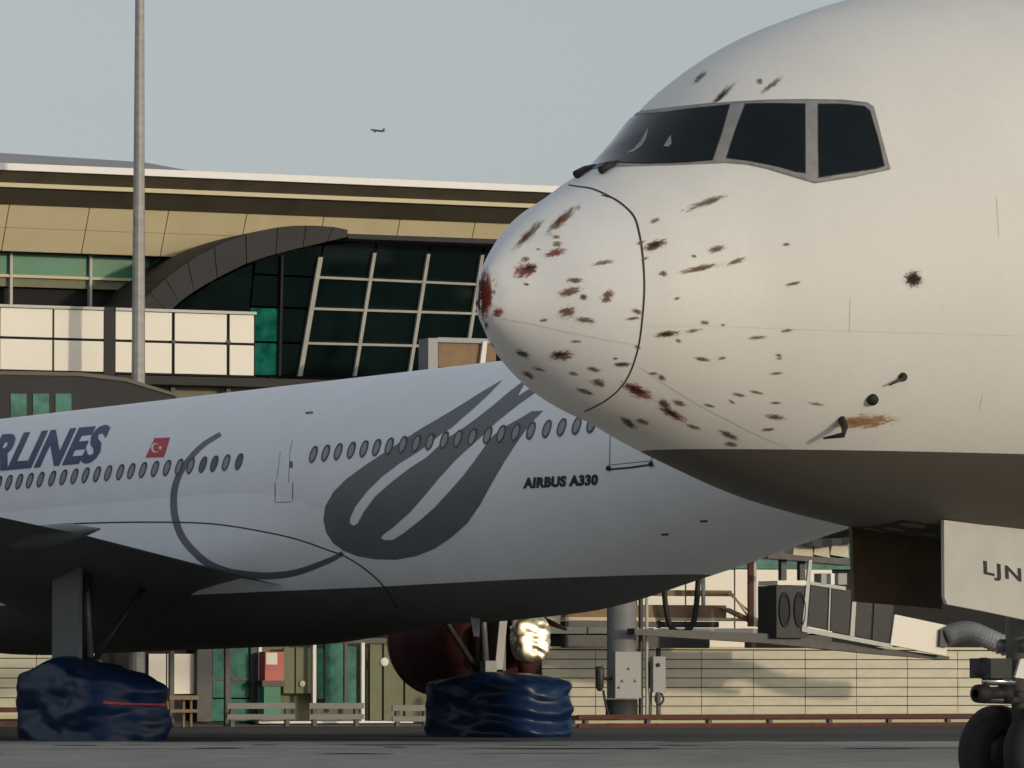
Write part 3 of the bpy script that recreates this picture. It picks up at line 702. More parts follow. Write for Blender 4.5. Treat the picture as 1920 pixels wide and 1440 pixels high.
# ------------------------------------------------------------------ parked airliner behind (tail to the right)
FW = Vector((-.56, .828, 0)).normalized(); PO = Vector((-FW.y, FW.x, 0)); AXZ = .0158
O3 = Vector((-10.0, 130.26, 5.16))
def L3(t, p, z): return O3 + Vector((-FW.x, -FW.y, AXZ)) * t + PO * p + Vector((0, 0, z))
def inv3(P):
    r = P - O3; t = -(r.x * FW.x + r.y * FW.y); p = r.x * PO.x + r.y * PO.y; return t, p, r.z - t * AXZ
R3 = 2.82
TK = [-19, -18.9, -18.4, -17.2, -15.5, -13, -10, 0, 8, 12, 16, 20, 24, 28, 32, 36, 40, 43]
f_zt = pchip(TK, [0, .25, .75, 1.45, 2.1, 2.6, R3, R3, R3, R3, R3, R3, R3, 2.82, 2.80, 2.72, 2.55, 2.3])
f_zb = pchip(TK, [-.1, -.4, -.95, -1.65, -2.25, -2.66, -R3, -R3, -R3, -2.83, -2.83, -2.72, -2.15, -1.45, -.85, -.25, .5, 1.2])
f_w = pchip(TK, [.02, .3, .85, 1.6, 2.2, 2.65, R3, R3, R3, R3, R3, R3, 2.76, 2.58, 2.28, 1.88, 1.35, .8])
def s3(t, a):
    zt_, zb2, w = f_zt(t), f_zb(t), f_w(t); zc = (zb2 + R3) * .45 if t > 0 else (zt_ + zb2) / 2 * .6
    c = math.cos(a); return L3(t, w * math.sin(a), zc + ((zt_ - zc) if c > 0 else (zc - zb2)) * c)
ts = [-19 + .12 * i for i in range(6)] + [-18.2 + (61.2) * i / 150 for i in range(151)]; NA = 72
v3 = [s3(t, 2 * math.pi * k / NA) for t in ts for k in range(NA)]; f3 = grid_faces(len(ts), NA, True)
f3.append([(len(ts) - 1) * NA + k for k in range(NA)])
g0 = L3(8.6, 0, 0); g0.z = 0
jetB = thing('parked_airliner', g0, 'parked white airliner with grey tulip emblem and cabin window row, tail to the right', 'airliner')
skin3a = Skin(v3, f3)
pl, _ = skin3a.hit(900, 1090); tl, p_, zl = inv3(pl)
nrm = Vector((FW.x * AXZ, FW.y * AXZ, 1.0)); cst = nrm.dot(pl)
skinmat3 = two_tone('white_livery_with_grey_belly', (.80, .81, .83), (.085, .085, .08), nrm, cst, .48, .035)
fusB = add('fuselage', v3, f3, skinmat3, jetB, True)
# wing-to-body fairing
vf = []; tf = [-9.5 + i * .5 for i in range(53)]
for t in tf:
    k = max(0.0, min(1.0, (t + 9.5) / 7)) * max(0.0, min(1.0, (16.5 - t) / 8.0)); k = k * k * (3 - 2 * k)
    for j in range(41):
        a = -R(100) + R(200) * j / 40              # around the belly
        x = math.sin(a); y = -math.cos(a)
        e = (abs(x) ** 2.6 + abs(y) ** 2.6) ** (-1 / 2.6)
        base = Vector((R3 * x, R3 * y)) * .985
        big = Vector((3.12 * x * e, -.55 + 2.62 * y * e)); 
        q = base.lerp(big, k * min(1.0, (R(100) - abs(a)) / R(26))); vf.append(L3(t, q.x, q.y))
ff3 = grid_faces(len(tf), 41)
add('belly_fairing', vf, ff3, skinmat3, jetB, True)
n0 = len(v3)
skin3 = Skin(v3 + vf, f3 + [[i + n0 for i in f] for f in ff3])
h3 = skin3.hit

# cabin windows, each a rim with a pane
def oval(c, e1, e2, a, bq, n, off): return [c + off + e1 * (a * math.cos(2 * math.pi * i / n)) + e2 * (bq * math.sin(2 * math.pi * i / n)) for i in range(n)]
e1 = Vector((-FW.x, -FW.y, AXZ)).normalized()
wins = [(x / 2.88, 740 + (470 - 108 * i / 19) / 2.88, 1 if i in (16, 17, 19) else 0) for i, x in enumerate((105, 162, 220, 283, 343, 403, 463, 525, 585, 650, 710, 773, 838, 903, 968, 1030, 1097, 1158, 1222, 1292))]
wins += [(500 + x / 2.954, 660 + (568 - 160 * (x - 260) / 1458) / 2.954, 0) for x in (260, 328, 397, 470, 540, 610, 680, 755, 830, 905, 985, 1060, 1140, 1225, 1300, 1380, 1465, 1553, 1635, 1718, 1800)]
wins += [(36.5 - 19.6 * k, 903 + 2 * k, 0) for k in range(1, 5)]
for x, y, dark in wins:
    c, n = h3(x, y)
    if c is None: continue
    n = -n if n.dot(PO) < 0 else n; e2 = n.cross(e1).normalized(); e2 = e2 if e2.z > 0 else -e2
    N_ = 18; vs = oval(c, e1, e2, .150, .205, N_, n * .004) + oval(c, e1, e2, .142, .197, N_, n * .022) + oval(c, e1, e2, .100, .150, N_, n * .012)
    wn = add('window', vs, grid_faces(3, N_, True), M['rim'], jetB)
    vs = oval(c, e1, e2, .100, .150, N_, n * .0115) + [c + n * .0125]
    add('pane', vs, [[i, (i + 1) % N_, N_] for i in range(N_)], M['pane'] if dark else M['shade'], wn)

# tulip emblem, swirl, flag, lettering
z4 = lambda l: [(500 + x / 2.954, 660 + y / 2.954) for x, y in l]
tul = z4([(1310, 152), (1190, 222), (1080, 292), (960, 364), (840, 434), (740, 500), (640, 565), (540, 632), (440, 705), (370, 775), (325, 855), (315, 930), (330, 1000), (370, 1060), (425, 1100), (500, 1130), (600, 1148), (720, 1150), (830, 1130), (930, 1090), (1020, 1030), (1110, 950), (1180, 850), (1240, 740), (1310, 620), (1380, 510), (1430, 440), (1480, 378), (1532, 326),
          (1470, 328), (1400, 370), (1330, 408), (1288, 436), (1250, 470), (1210, 522), (1150, 605), (1090, 685), (1010, 775), (930, 862), (850, 932), (760, 1002), (700, 1040), (655, 1042), (632, 1030), (645, 1012), (700, 972), (790, 892), (870, 802), (950, 705), (1040, 606), (1110, 540), (1180, 478), (1222, 438), (1272, 390), (1340, 335), (1400, 288), (1500, 218),
          (1455, 205), (1392, 245), (1412, 205), (1440, 158), (1420, 162), (1330, 232), (1250, 300), (1150, 378), (1080, 428), (990, 484), (950, 524), (880, 588), (800, 638), (700, 714), (600, 802), (535, 890), (505, 950), (482, 962), (460, 948), (462, 922), (490, 858), (560, 768), (640, 690), (740, 614), (840, 553), (900, 508), (960, 460), (1030, 416), (1080, 370), (1150, 310), (1230, 236)])
patch('tulip_emblem', skin3, tul, .006, M['tulip'], jetB, step=9)
z3 = lambda l: [(x / 2.88, 740 + y / 2.88) for x, y in l]
sw = z3([(1192, 212), (1100, 270), (1030, 340), (975, 420), (945, 500), (938, 590), (950, 680), (985, 770), (1050, 850), (1130, 915), (1230, 955), (1340, 972), (1450, 978), (1560, 968), (1650, 945), (1728, 915), (1800, 885), (1852, 855)])
sp = smooth_path([Vector(p) for p in sw], 5)
strip('swirl_emblem', skin3, [tuple(p) for p in sp], [5 + 9 * math.sin(math.pi * min(1, .12 + i / (len(sp) - 1) * .75)) for i in range(len(sp))], .006, M['tulip'], jetB)
patch('flag', skin3, [(290, 821.6), (319.4, 820.4), (307.5, 857.5), (272.6, 858.5)], .006, M['red'], jetB, step=8)
cr = [(294 + 8 * math.cos(R(40 + 280 * i / 14)) - 2, 840 + 9 * math.sin(R(40 + 280 * i / 14))) for i in range(15)] + [(295.5 + 6 * math.cos(R(320 - 280 * i / 14)) - 2, 840 + 7.2 * math.sin(R(320 - 280 * i / 14))) for i in range(15)]
patch('flag_crescent', skin3, cr, .009, M['white'], jetB, step=6)
patch('flag_star', skin3, [(301 + (4.5 if i % 2 == 0 else 1.8) * math.cos(R(36 * i)), 840 + (4.5 if i % 2 == 0 else 1.8) * math.sin(R(36 * i))) for i in range(10)], .009, M['white'], jetB, step=6)
lettering('airline_lettering', h3, 'AIRLINES', (-97, 892.5), (276, -24.5), (33, -72), .015, M['navy'], jetB, bold=.04, spacing=1.02)
lettering('type_lettering', h3, 'AIRBUS A330', (981, 916.5), (140, -7), (1.5, -21), .012, M['ink'], jetB, bold=.06, spacing=1.08)
# seams, doors
fs_ = smooth_path([Vector(p) for p in ((60, 990), (100, 984), (200, 980), (300, 979), (380, 981), (430, 986), (500, 998), (560, 1012), (620, 1033), (645, 1042), (685, 1067), (720, 1100), (745, 1140))], 4)
strip('fairing_seam', skin3, [tuple(p) for p in fs_], 2.6, .006, M['seam'], jetB)
def door(path_list, lab):
    d = None
    for i, (pth, w) in enumerate(path_list):
        o = strip('door' if i == 0 else 'door_gap', skin3, pth, w, .005, M['rim'], d or jetB)
        if i == 0: d = o
    return d
dB = door([([(516, 905), (516, 942), (547, 941)], 1.4), ([(549, 905), (549, 938)], 1.4), ([(548, 826), (544, 846), (541, 905)], .8), ([(526, 846), (519, 900)], .6)], '')
patch('door_window', skin3, [(546 + 3.5 * math.cos(i * .7), 871 + 7 * math.sin(i * .7)) for i in range(9)], .01, M['pane'], dB, step=5)
dC = door([([(1143, 880), (1180, 877), (1222, 871)], 4.0), ([(1145, 780), (1143, 878)], 1.4), ([(1143, 872), (1222, 864)], 1.2), ([(1224, 800), (1222, 872)], 1.4)], '')
for x, y in ((1142, 878), (1222, 870)):
    c, n = h3(x, y)
    if c is not None: MB().lathe(c, n, [(0, .055), (.05, .05), (.06, 0)], 10).build('door_hinge', M['black'], dC)
for x, y in ((1247, 1002), (1320, 977), (580, 774)): patch('vent', skin3, [(x - 7, y - 1.5), (x + 7, y - 2.5), (x + 7, y + 1.5), (x - 7, y + 2.5)], .006, M['rim'], jetB, step=6)
# blade aerials and drain mast under the belly
c, n = h3(790, 1150)
c = c if c is not None else L3(14, .5, -2.9)
cb = L3(17.3, 0.6, -2.75)
MB().hexa([cb + Vector((-.12, 0, .1)), cb + Vector((.12, 0, .1)), cb + Vector((.12, .04, .1)), cb + Vector((-.12, .04, .1)), cb + Vector((-.02, 0, -.4)), cb + Vector((.1, 0, -.4)), cb + Vector((.1, .03, -.4)), cb + Vector((-.02, .03, -.4))]).build('drain_mast', M['steel'], jetB)
# wings
pr, _ = skin3.hit(530, 1100); tTE, pTE, zTE = inv3(pr)
e1p = L3(tTE, 0, 0)
def te(px, py): return inv3(hit_plane(px, py, e1p, Vector((-FW.x, -FW.y, 0))))
k1 = te(165, 1006); k2 = te(0, 970)
def af(c):   # aerofoil outline, x from 0 (LE) to 1 (TE)
    up = [(0, 0), (.02, .028), (.08, .05), (.25, .068), (.45, .062), (.7, .036), (1, .003)]
    lo = [(.9, .012), (.75, -.012), (.55, -.058), (.35, -.075), (.15, -.06), (.04, -.032)]
    return up + lo
def wing(sgn):
    slope = (k2[2] - k1[2]) / (k2[1] - k1[1])
    secs = [(1.8, tTE - 13.2, tTE, zTE - .08, 1.0), (pTE + .1, tTE - 12.6, tTE, zTE, 1.0), (k1[1], tTE - 9.6, tTE - .1, k1[2], .95), (k2[1], tTE - 8.3, tTE - .1, k2[2], .9), (10.2, tTE - 7.0, tTE, k2[2] + slope * .8 * (10.2 - k2[1]), .85), (28.5, tTE + 5.2, tTE + 7.6, k2[2] + 2.4, .7)]
    vs = []
    for (p, tl_, tt, z, th) in secs:
        c = tt - tl_
        for x, y in af(c): vs.append(L3(tl_ + c * x, sgn * p, z + (1 - x) * .04 * c * .6 + y * c * th))
    n = len(af(1)); fs = grid_faces(len(secs), n, True); fs.append(list(range((len(secs) - 1) * n, len(secs) * n)))
    w = add('wing', vs, fs, M['winggrey'], jetB, True)
    for p, z in ((7.6, k2[2]), (13.5, k2[2] + .5), (19, k2[2] + 1.1)):
        tt = tTE + max(0, (p - 10.2)) * .415
        MB().lathe(L3(tt - 3.6, sgn * p, z - .38), L3(1, 0, .03) - L3(0, 0, 0), [(0, .02), (.6, .2), (1.8, .27), (3.2, .2), (4.4, .02)], 12).build('flap_fairing', M['winggrey'], w, True)
    return w
wing(1); wing(-1)
# main landing gear legs and doors
ZU = Vector((0, 0, 1)); AFT = Vector((-FW.x, -FW.y, 0))
def gear(sgn, t=8.6, p=5.34):
    b = L3(t, sgn * p, 0); b.z = 0
    topz = O3.z + k1[2] - .2
    lg = MB().tube([b + Vector((0, 0, .7)), b + Vector((0, 0, topz + .3))], .16, 14).build('landing_gear', M['dsteel'], jetB, True)
    a0 = b + AFT * .55 + Vector((0, 0, 1.5))
    MB().tube([b + AFT * .25 + Vector((0, 0, 1.7)), b + AFT * .0 + Vector((0, 0, topz))], .085, 10).build('brace', M['steel'], lg, True)
    MB().tube([b + PO * -sgn * .1 + Vector((0, 0, 1.6)), b - PO * sgn * 2.0 + Vector((0, 0, topz))], .07, 10).build('side_stay', M['dsteel'], lg, True)
    MB().box(b + AFT * .36 + Vector((0, 0, 1.65)), AFT * .12, PO * .16, ZU * .14).build('torque_link', M['steel'], lg)
    for q in (-.75, .75):
        for s2 in (-.45, .45):
            o = b + AFT * q + PO * s2 + Vector((0, 0, .62))
            MB().lathe(o - PO * .2, PO, [(0, .25), (0, .52), (.06, .61), (.34, .61), (.4, .52), (.4, .25)], 24).build('wheel', M['tyre'], lg, True)
    dz = MB().box(b + PO * sgn * .38 - AFT * .15 + Vector((0, 0, (topz + 1.5) / 2 + .05)), AFT * .62, PO * .04, ZU * ((topz - 1.5) / 2)).build('gear_door', M['winggrey'], lg)
    return b
gP = gear(1); gS = gear(-1)
# starboard engine hung below the far wing, blanked with a red cover
ec = at(985, 1198, 132.0)
eng = MB().lathe(ec, FW, [(1.0, 1.05), (1.0, 1.28), (1.9, 1.42), (3.2, 1.46), (4.05, 1.40), (4.05, 1.2)], 44).build('engine', M['redcover'], jetB, True)
MB().lathe(ec, FW, [(4.051, 1.41), (4.25, 1.34), (4.32, 1.24), (4.2, 1.12)], 44).build('intake_lip', M['lip'], eng, True)
MB().lathe(ec, FW, [(0, .0), (0, .55), (.5, .70), (1.3, .80), (1.3, 1.1)], 36).build('nozzle', M['redcover'], eng, True)
MB().hexa([ec + FW * 1 + ZU * 1.3 + PO * .2, ec + FW * 4 + ZU * 1.3 + PO * .2, ec + FW * 4 + ZU * 1.3 - PO * .2, ec + FW * 1 + ZU * 1.3 - PO * .2, ec + FW * .2 + ZU * 2.6 + PO * .15, ec + FW * 3 + ZU * 2.5 + PO * .15, ec + FW * 3 + ZU * 2.5 - PO * .15, ec + FW * .2 + ZU * 2.6 - PO * .15]).build('pylon', M['winggrey'], eng)
# fin and tailplanes (above and right of the picture)
q = lambda t, p, z: L3(t, p, z)
MB().hexa([q(32, .2, 2.5), q(41, .2, 2.2), q(41, -.2, 2.2), q(32, -.2, 2.5), q(39, .1, 11), q(43, .1, 11), q(43, -.1, 11), q(39, -.1, 11)]).build('fin', M['winggrey'], jetB)

# tarpaulins over the wheels ------------------------------------------------
def tarp(base, label, la, lb, hfun, seed, dents):
    NA_, NZ = 84, 26; vs = []
    for j in range(NZ):
        v = j / (NZ - 1)
        for i in range(NA_):
            a = 2 * math.pi * i / NA_; ca, sa = math.cos(a), math.sin(a)
            e = (abs(ca) ** 4.5 + abs(sa) ** 4.5) ** (-1 / 4.5)
            if v < .72: k = 1 + .05 * (1 - v); h = v / .72 * .86
            else:
                w = (v - .72) / .28; k = math.cos(w * math.pi / 2) ** .55; h = .86 + .14 * math.sin(w * math.pi / 2)
            x = la * ca * e * k; y = lb * sa * e * k
            H = hfun(x / la, y / lb); p = base + AFT * x + PO * y; z = H * h
            wv = noise.noise(Vector((x * .9 + seed, y * .9, z * 2.2))) * .13 + noise.noise(Vector((x * 2.4, y * 2.4 + seed, z * 6))) * .055
            d = (AFT * ca + PO * sa)
            sag = dents * math.sin(z * 13 + 2.2 * math.cos(2.0 * (y / lb)) + seed) * max(0, ca * .8 + .2) * (0.35 + .65 * (1 - v))
            p = p + d * (wv + sag); vs.append(Vector((p.x, p.y, max(0.01 if j else 0.0, z + wv * .4 * v))))
    fs = grid_faces(NZ, NA_, True); fs.append([(NZ - 1) * NA_ + k for k in range(NA_)])
    t = thing('wheel_tarpaulin', base, label, 'tarpaulin')
    add('sheet', vs, fs, M['tarp'], t, True); return t, vs
tA, va = tarp(gP + AFT * .35, 'dark blue tarpaulin with a red strap wrapped over the main wheels below the wing', 2.0, 1.05, lambda x, y: 1.46 + .30 * math.exp(-((x + .1) * 2.2) ** 2) + .1 * (y > 0) - .05 * x, 3.0, .012)
skA = Skin(va, grid_faces(26, 84, True))
strip('strap', skA, [(194, 1317), (230, 1320), (270, 1320), (300, 1321), (318, 1322)], [6, 3.5, 3.5, 4.5, 10], .02, M['strap'], tA)
tS, vb = tarp(gS + AFT * .75, 'blue tarpaulin with sunlit creases wrapped over the wheels beside the red covered engine', 2.05, .95, lambda x, y: 1.40 + .14 * math.exp(-((x - .1) * 2.0) ** 2), 11.0, .085)
# crumpled reflective wrap, shaped to face between sun and camera for glare
fo = at(994, 1200, 131.4); vs = []; NF = 34
hv = (S + (EYE - fo).normalized()).normalized(); hx = Vector((-hv.y, hv.x, 0)).normalized(); hz = hv.cross(hx); hz = hz if hz.z > 0 else -hz
for j in range(NF):
    for i in range(NF * 2):
        th = math.pi * j / (NF - 1); ph = 2 * math.pi * i / (NF * 2)
        d = Vector((math.sin(th) * math.cos(ph), math.sin(th) * math.sin(ph), math.cos(th)))
        sq = (abs(d.x) ** 4 + abs(d.y) ** 4 + abs(d.z) ** 4) ** (-1 / 4)
        k = 1 + 0.06 * noise.noise(d * 2.3 + Vector((5, 0, 0))) - .30 * max(0, noise.noise(Vector((d.x * 1.6, d.y * 1.6, d.z * 6 + d.x * 1.5))) - .10) + .02 * noise.noise(d * 6)
        wd = .50 - .14 * max(0, -d.z)
        vs.append(fo + (hx * d.x * wd + hv * d.y * .30 + hz * d.z * .56) * sq * k)
fw_ = thing('foil_wrap', fo - Vector((0, 0, .5)), 'bright crumpled reflective wrap over the engine nozzle above the blue tarpaulin', 'wrap')
add('wrap', vs, grid_faces(NF, NF * 2, True), M['foil'], fw_, True)
MB().tube([at(984, 1236, 131.5), at(984, 1266, 131.5)], [.25, .12], 12).build('tie', M['redcover'], fw_, True)
MB().tube([at(1020, 1163, 131.5), at(1062, 1180, 131.3)], [.09, .04], 8).build('loose_end', M['redcover'], fw_, True)
MB().box(at(940, 1206, 126.0), Vector((.09, 0, 0)), Vector((0, .1, 0)), Vector((.06, 0, .62))).build('white_strut', M['white'], fw_)

# ------------------------------------------------------------------ bird-struck airliner in front
TH = R(42); A7 = Vector((math.cos(TH), math.sin(TH), 0)); P7 = Vector((math.sin(TH), -math.cos(TH), 0))
N7 = at(897, 560, 54.0)
SK = [0, .04, .15, .4, .8, 1.25, 1.62, 2.0, 2.4, 3.2, 4.5, 6.5, 9, 12, 16]
Q = [math.sqrt(s) for s in SK]
g_zt = pchip(Q, [0.0, 0.194, 0.369, 0.654, 0.963, 1.193, 1.40, 1.587, 1.898, 2.576, 3.212, 3.71, 3.789, 3.79, 3.79])
g_zb = pchip(Q, [-0.0, -0.11, -0.253, -0.489, -0.781, -1.029, -1.163, -1.277, -1.434, -1.689, -2.031, -2.292, -2.383, -2.417, -2.426])
g_w = pchip(Q, [0.0, 0.09, 0.215, 0.445, 0.804, 1.087, 1.266, 1.386, 1.504, 1.826, 2.274, 2.75, 3.066, 3.085, 3.085])
g_zc = pchip(Q, [0, 0, 0.0, 0.0, 0.02, 0.05, .08, .12, .17, .27, .42, .6, .65, .65, .65])
def s7(s, a):
    qq = math.sqrt(min(s, 15.99)); t, b, w, zc = g_zt(qq), g_zb(qq), g_w(qq), g_zc(qq); c = math.cos(a)
    return N7 + A7 * s + P7 * (w * math.sin(a)) + ZU * (zc + ((t - zc) if c > 0 else (zc - b)) * c)
def inv7(P): r = P - N7; return r.dot(A7), r.dot(P7), r.z
NB = 160
qs = [.001 + (math.sqrt(16) - .001) * i / 240 for i in range(241)]
vt = [s7(q_ * q_, 2 * math.pi * k / NB) for q_ in qs for k in range(NB)]
vt += [s7(s, 2 * math.pi * k / NB) for s in (20, 26, 34, 40, 46) for k in range(NB)]
ft = grid_faces(246, NB, True)
skin7 = Skin(vt, ft); h7 = skin7.hit
# radome joint: read off where it runs on the skin, mirrored to the far side
ringpx = [(1066, 347), (1085, 350), (1110, 354), (1140, 367), (1165, 382), (1188, 405), (1198, 435), (1205, 480), (1208, 540), (1204, 600), (1197, 650), (1183, 695), (1165, 725), (1140, 748), (1112, 764), (1096, 771)]
rp = []
for x, y in ringpx:
    l, n = h7(x, y); s_, p_, z_ = inv7(l); qq = math.sqrt(s_); zc = g_zc(qq)
    c = (z_ - zc) / ((g_zt(qq) - zc) if z_ > zc else (zc - g_zb(qq))); rp.append((math.acos(max(-1, min(1, c))), s_))
rp.sort(); an = [0.0] + [a for a, s_ in rp if .05 < a < 3.09] + [math.pi]; sn = [rp[0][1]] + [s_ for a, s_ in rp if .05 < a < 3.09] + [rp[-1][1]]
f_ring = pchip(an, sn)
def ring_s(a): a = a % (2 * math.pi); return f_ring(a if a <= math.pi else 2 * math.pi - a)
gx = s7(6.6, math.pi); ng = N7 + A7 * 8.05; ng.z = 0
jetA = thing('bird_struck_airliner', ng, 'white airliner with blood-stained nose cone and dark cockpit windows', 'airliner')
zline = h7(1500, 843)[0].z
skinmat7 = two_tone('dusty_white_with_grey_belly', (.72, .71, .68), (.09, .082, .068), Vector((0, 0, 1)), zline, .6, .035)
vr = []; NR = 64
for i in range(NR):
    for k in range(NB):
        a = 2 * math.pi * k / NB; q_ = .0006 + (math.sqrt(ring_s(a)) - .0006) * i / (NR - 1)
        p = s7(q_ * q_, a)
        d = (p - (N7 + P7 * .02 + ZU * .02)).length    # stove-in tip
        if d < .34: p = p + A7 * .055 * (1 - d / .34) ** 1.5 + (A7 * noise.noise(p * 9) * .03) * (1 - d / .34)
        vr.append(p)
radmat = two_tone('radome_white', (.74, .74, .735), (.17, .165, .145), Vector((0, 0, 1)), zline - 9, .58, .04)
radome = add('nose_cone', vr, grid_faces(NR, NB, True) + [list(range(NB))[::-1]], radmat, jetA, True)
radome['label'] = 'dented nose cone streaked with blood and feather marks'
vb_ = []; NF7 = 150
for i in range(NF7):
    for k in range(NB):
        a = 2 * math.pi * k / NB; q0 = math.sqrt(ring_s(a)); q_ = q0 + (4.0 - q0) * i / (NF7 - 1); vb_.append(s7(q_ * q_, a))
for s_ in (20, 26, 34, 40, 46): vb_ += [s7(s_, 2 * math.pi * k / NB) for k in range(NB)]
for kk in (.9, .5, .05):
    vb_ += [N7 + A7 * (46 + (1 - kk) * 5) + (s7(46, 2 * math.pi * k / NB) - N7 - A7 * 46 - ZU * 1.5) * kk + ZU * 1.5 for k in range(NB)]  # unseen rear end cut short so its shadow reaches only the left tarpaulin
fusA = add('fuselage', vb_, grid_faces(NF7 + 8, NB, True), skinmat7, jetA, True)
rsm = smooth_path([Vector(p) for p in ringpx], 5)
strip('joint_line', skin7, [tuple(p) for p in rsm], [1.4 + 2.4 * math.sin(math.pi * min(.88, .08 + i / (len(rsm) - 1))) for i in range(len(rsm))], .004, M['seam'], radome)

# cockpit glazing: grey surround plate, then the panes
surround = [(1117, 316), (1160, 262), (1203, 209), (1270, 201), (1370, 192), (1440, 188), (1510, 187), (1580, 188), (1626, 193), (1638, 201), (1652, 255), (1669, 318), (1600, 333), (1527, 344), (1490, 333), (1437, 317), (1400, 309), (1360, 306), (1260, 310), (1160, 313)]
P_ = [[(1142, 305), (1173, 264), (1210, 219), (1290, 207), (1366, 199), (1351, 252), (1334, 301), (1290, 305), (1220, 308)],
      [(1399, 198), (1450, 197), (1508, 198), (1508, 262), (1508, 324), (1490, 322), (1460, 313), (1410, 303), (1364, 297), (1380, 248)],
      [(1535, 198), (1580, 198), (1620, 202), (1630, 211), (1645, 262), (1656, 311), (1640, 316), (1600, 322), (1536, 332), (1535, 262)]]
def mirror(o, parent, name):
    me = o.data.copy(); c = wl(o)
    for v in me.vertices:
        w = c + v.co; s_, p_, z_ = inv7(w); v.co = (N7 + A7 * s_ - P7 * p_ + ZU * z_) - c
    me.flip_normals(); m = bpy.data.objects.new(name, me); link(m, parent, c)
    for md in o.modifiers: n = m.modifiers.new(md.name, md.type); n.thickness = md.thickness; n.offset = md.offset
    return m
sur = patch('window_frame', skin7, surround, .012, M['frame'], jetA, step=9, thick=.03)
sur2 = mirror(sur, jetA, 'window_frame')
for pl_ in P_:
    ip = patch('pane_gasket', skin7, [(Vector(p) - sum((Vector(q_) for q_ in pl_), Vector((0, 0))) / len(pl_)) * 1.035 + sum((Vector(q_) for q_ in pl_), Vector((0, 0))) / len(pl_) for p in pl_], .015, M['black'], sur, step=9)
    pn = patch('pane', skin7, pl_, .018, M['glass'], sur, step=9)
    mirror(ip, sur2, 'pane_gasket'); mirror(pn, sur2, 'pane')
# windscreen glints painted as grey patches over the panes
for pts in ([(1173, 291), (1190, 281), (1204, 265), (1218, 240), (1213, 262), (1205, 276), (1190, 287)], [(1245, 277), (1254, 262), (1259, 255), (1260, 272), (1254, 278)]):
    patch('painted_glint', skin7, pts, .021, M['shade'] if pts[0][0] < 1200 else M['frame'], sur, step=6)
# wipers
for x, y in ((1082, 323), (1128, 315)):
    l, n = h7(x + 6, y + 8)
    b = MB(); b.tube([l + n * .02 - A7 * .05, l + n * .06 + A7 * .1 + ZU * .03, l + n * .05 + A7 * .34 + ZU * .10 - P7 * .1], [.045, .035, .018], 8).build('wiper', M['black'], jetA, True)
# probes and sensors
def probe_at(x, y): l, n = h7(x, y); return l, n
l, n = probe_at(1578, 786); l2, n2 = probe_at(1528, 807)
MB().tube([l - n * .02, l + n * .10 + ZU * -.02, l + n * .16 - ZU * .07 - A7 * .05, l2 + n2 * .12 + A7 * .08], [.042, .038, .03, .010], 10).build('pitot_probe', M['black'], fusA, True)
l, n = probe_at(1635, 748); MB().lathe(l - n * .01, n, [(0, .062), (.05, .06), (.075, .04), (.08, 0)], 20).build('sensor', M['black'], fusA, True)
l, n = probe_at(1692, 706); l2, n2 = probe_at(1662, 718); MB().lathe(l - n * .01, n, [(0, .048), (.04, .045), (.06, 0)], 16).build('sensor', M['black'], fusA, True)
MB().tube([l + n * .04, l2 + n2 * .06], [.02, .008], 8).build('vane', M['dsteel'], fusA, True)
# skin joints
for pth, w, m_ in (([(940, 597), (1000, 608), (1060, 622), (1130, 636), (1200, 648)], 1.6, 'paleseam'), ([(1196, 686), (1250, 722), (1300, 754), (1350, 780), (1400, 806), (1480, 842)], 1.7, 'paleseam'),
                   ([(1594, 560), (1592, 625)], 1.0, 'faintseam'), ([(1868, 372), (1873, 445)], 1.1, 'faintseam'), ([(1842, 740), (1836, 768)], 1.0, 'faintseam'), ([(1210, 612), (1330, 611), (1500, 618), (1700, 624), (1915, 630)], .7, 'faintseam'), ([(1150, 372), (1128, 366)], 2.0, 'seam')):
    strip('skin_joint', skin7, pth, w, .003, M[m_], fusA)
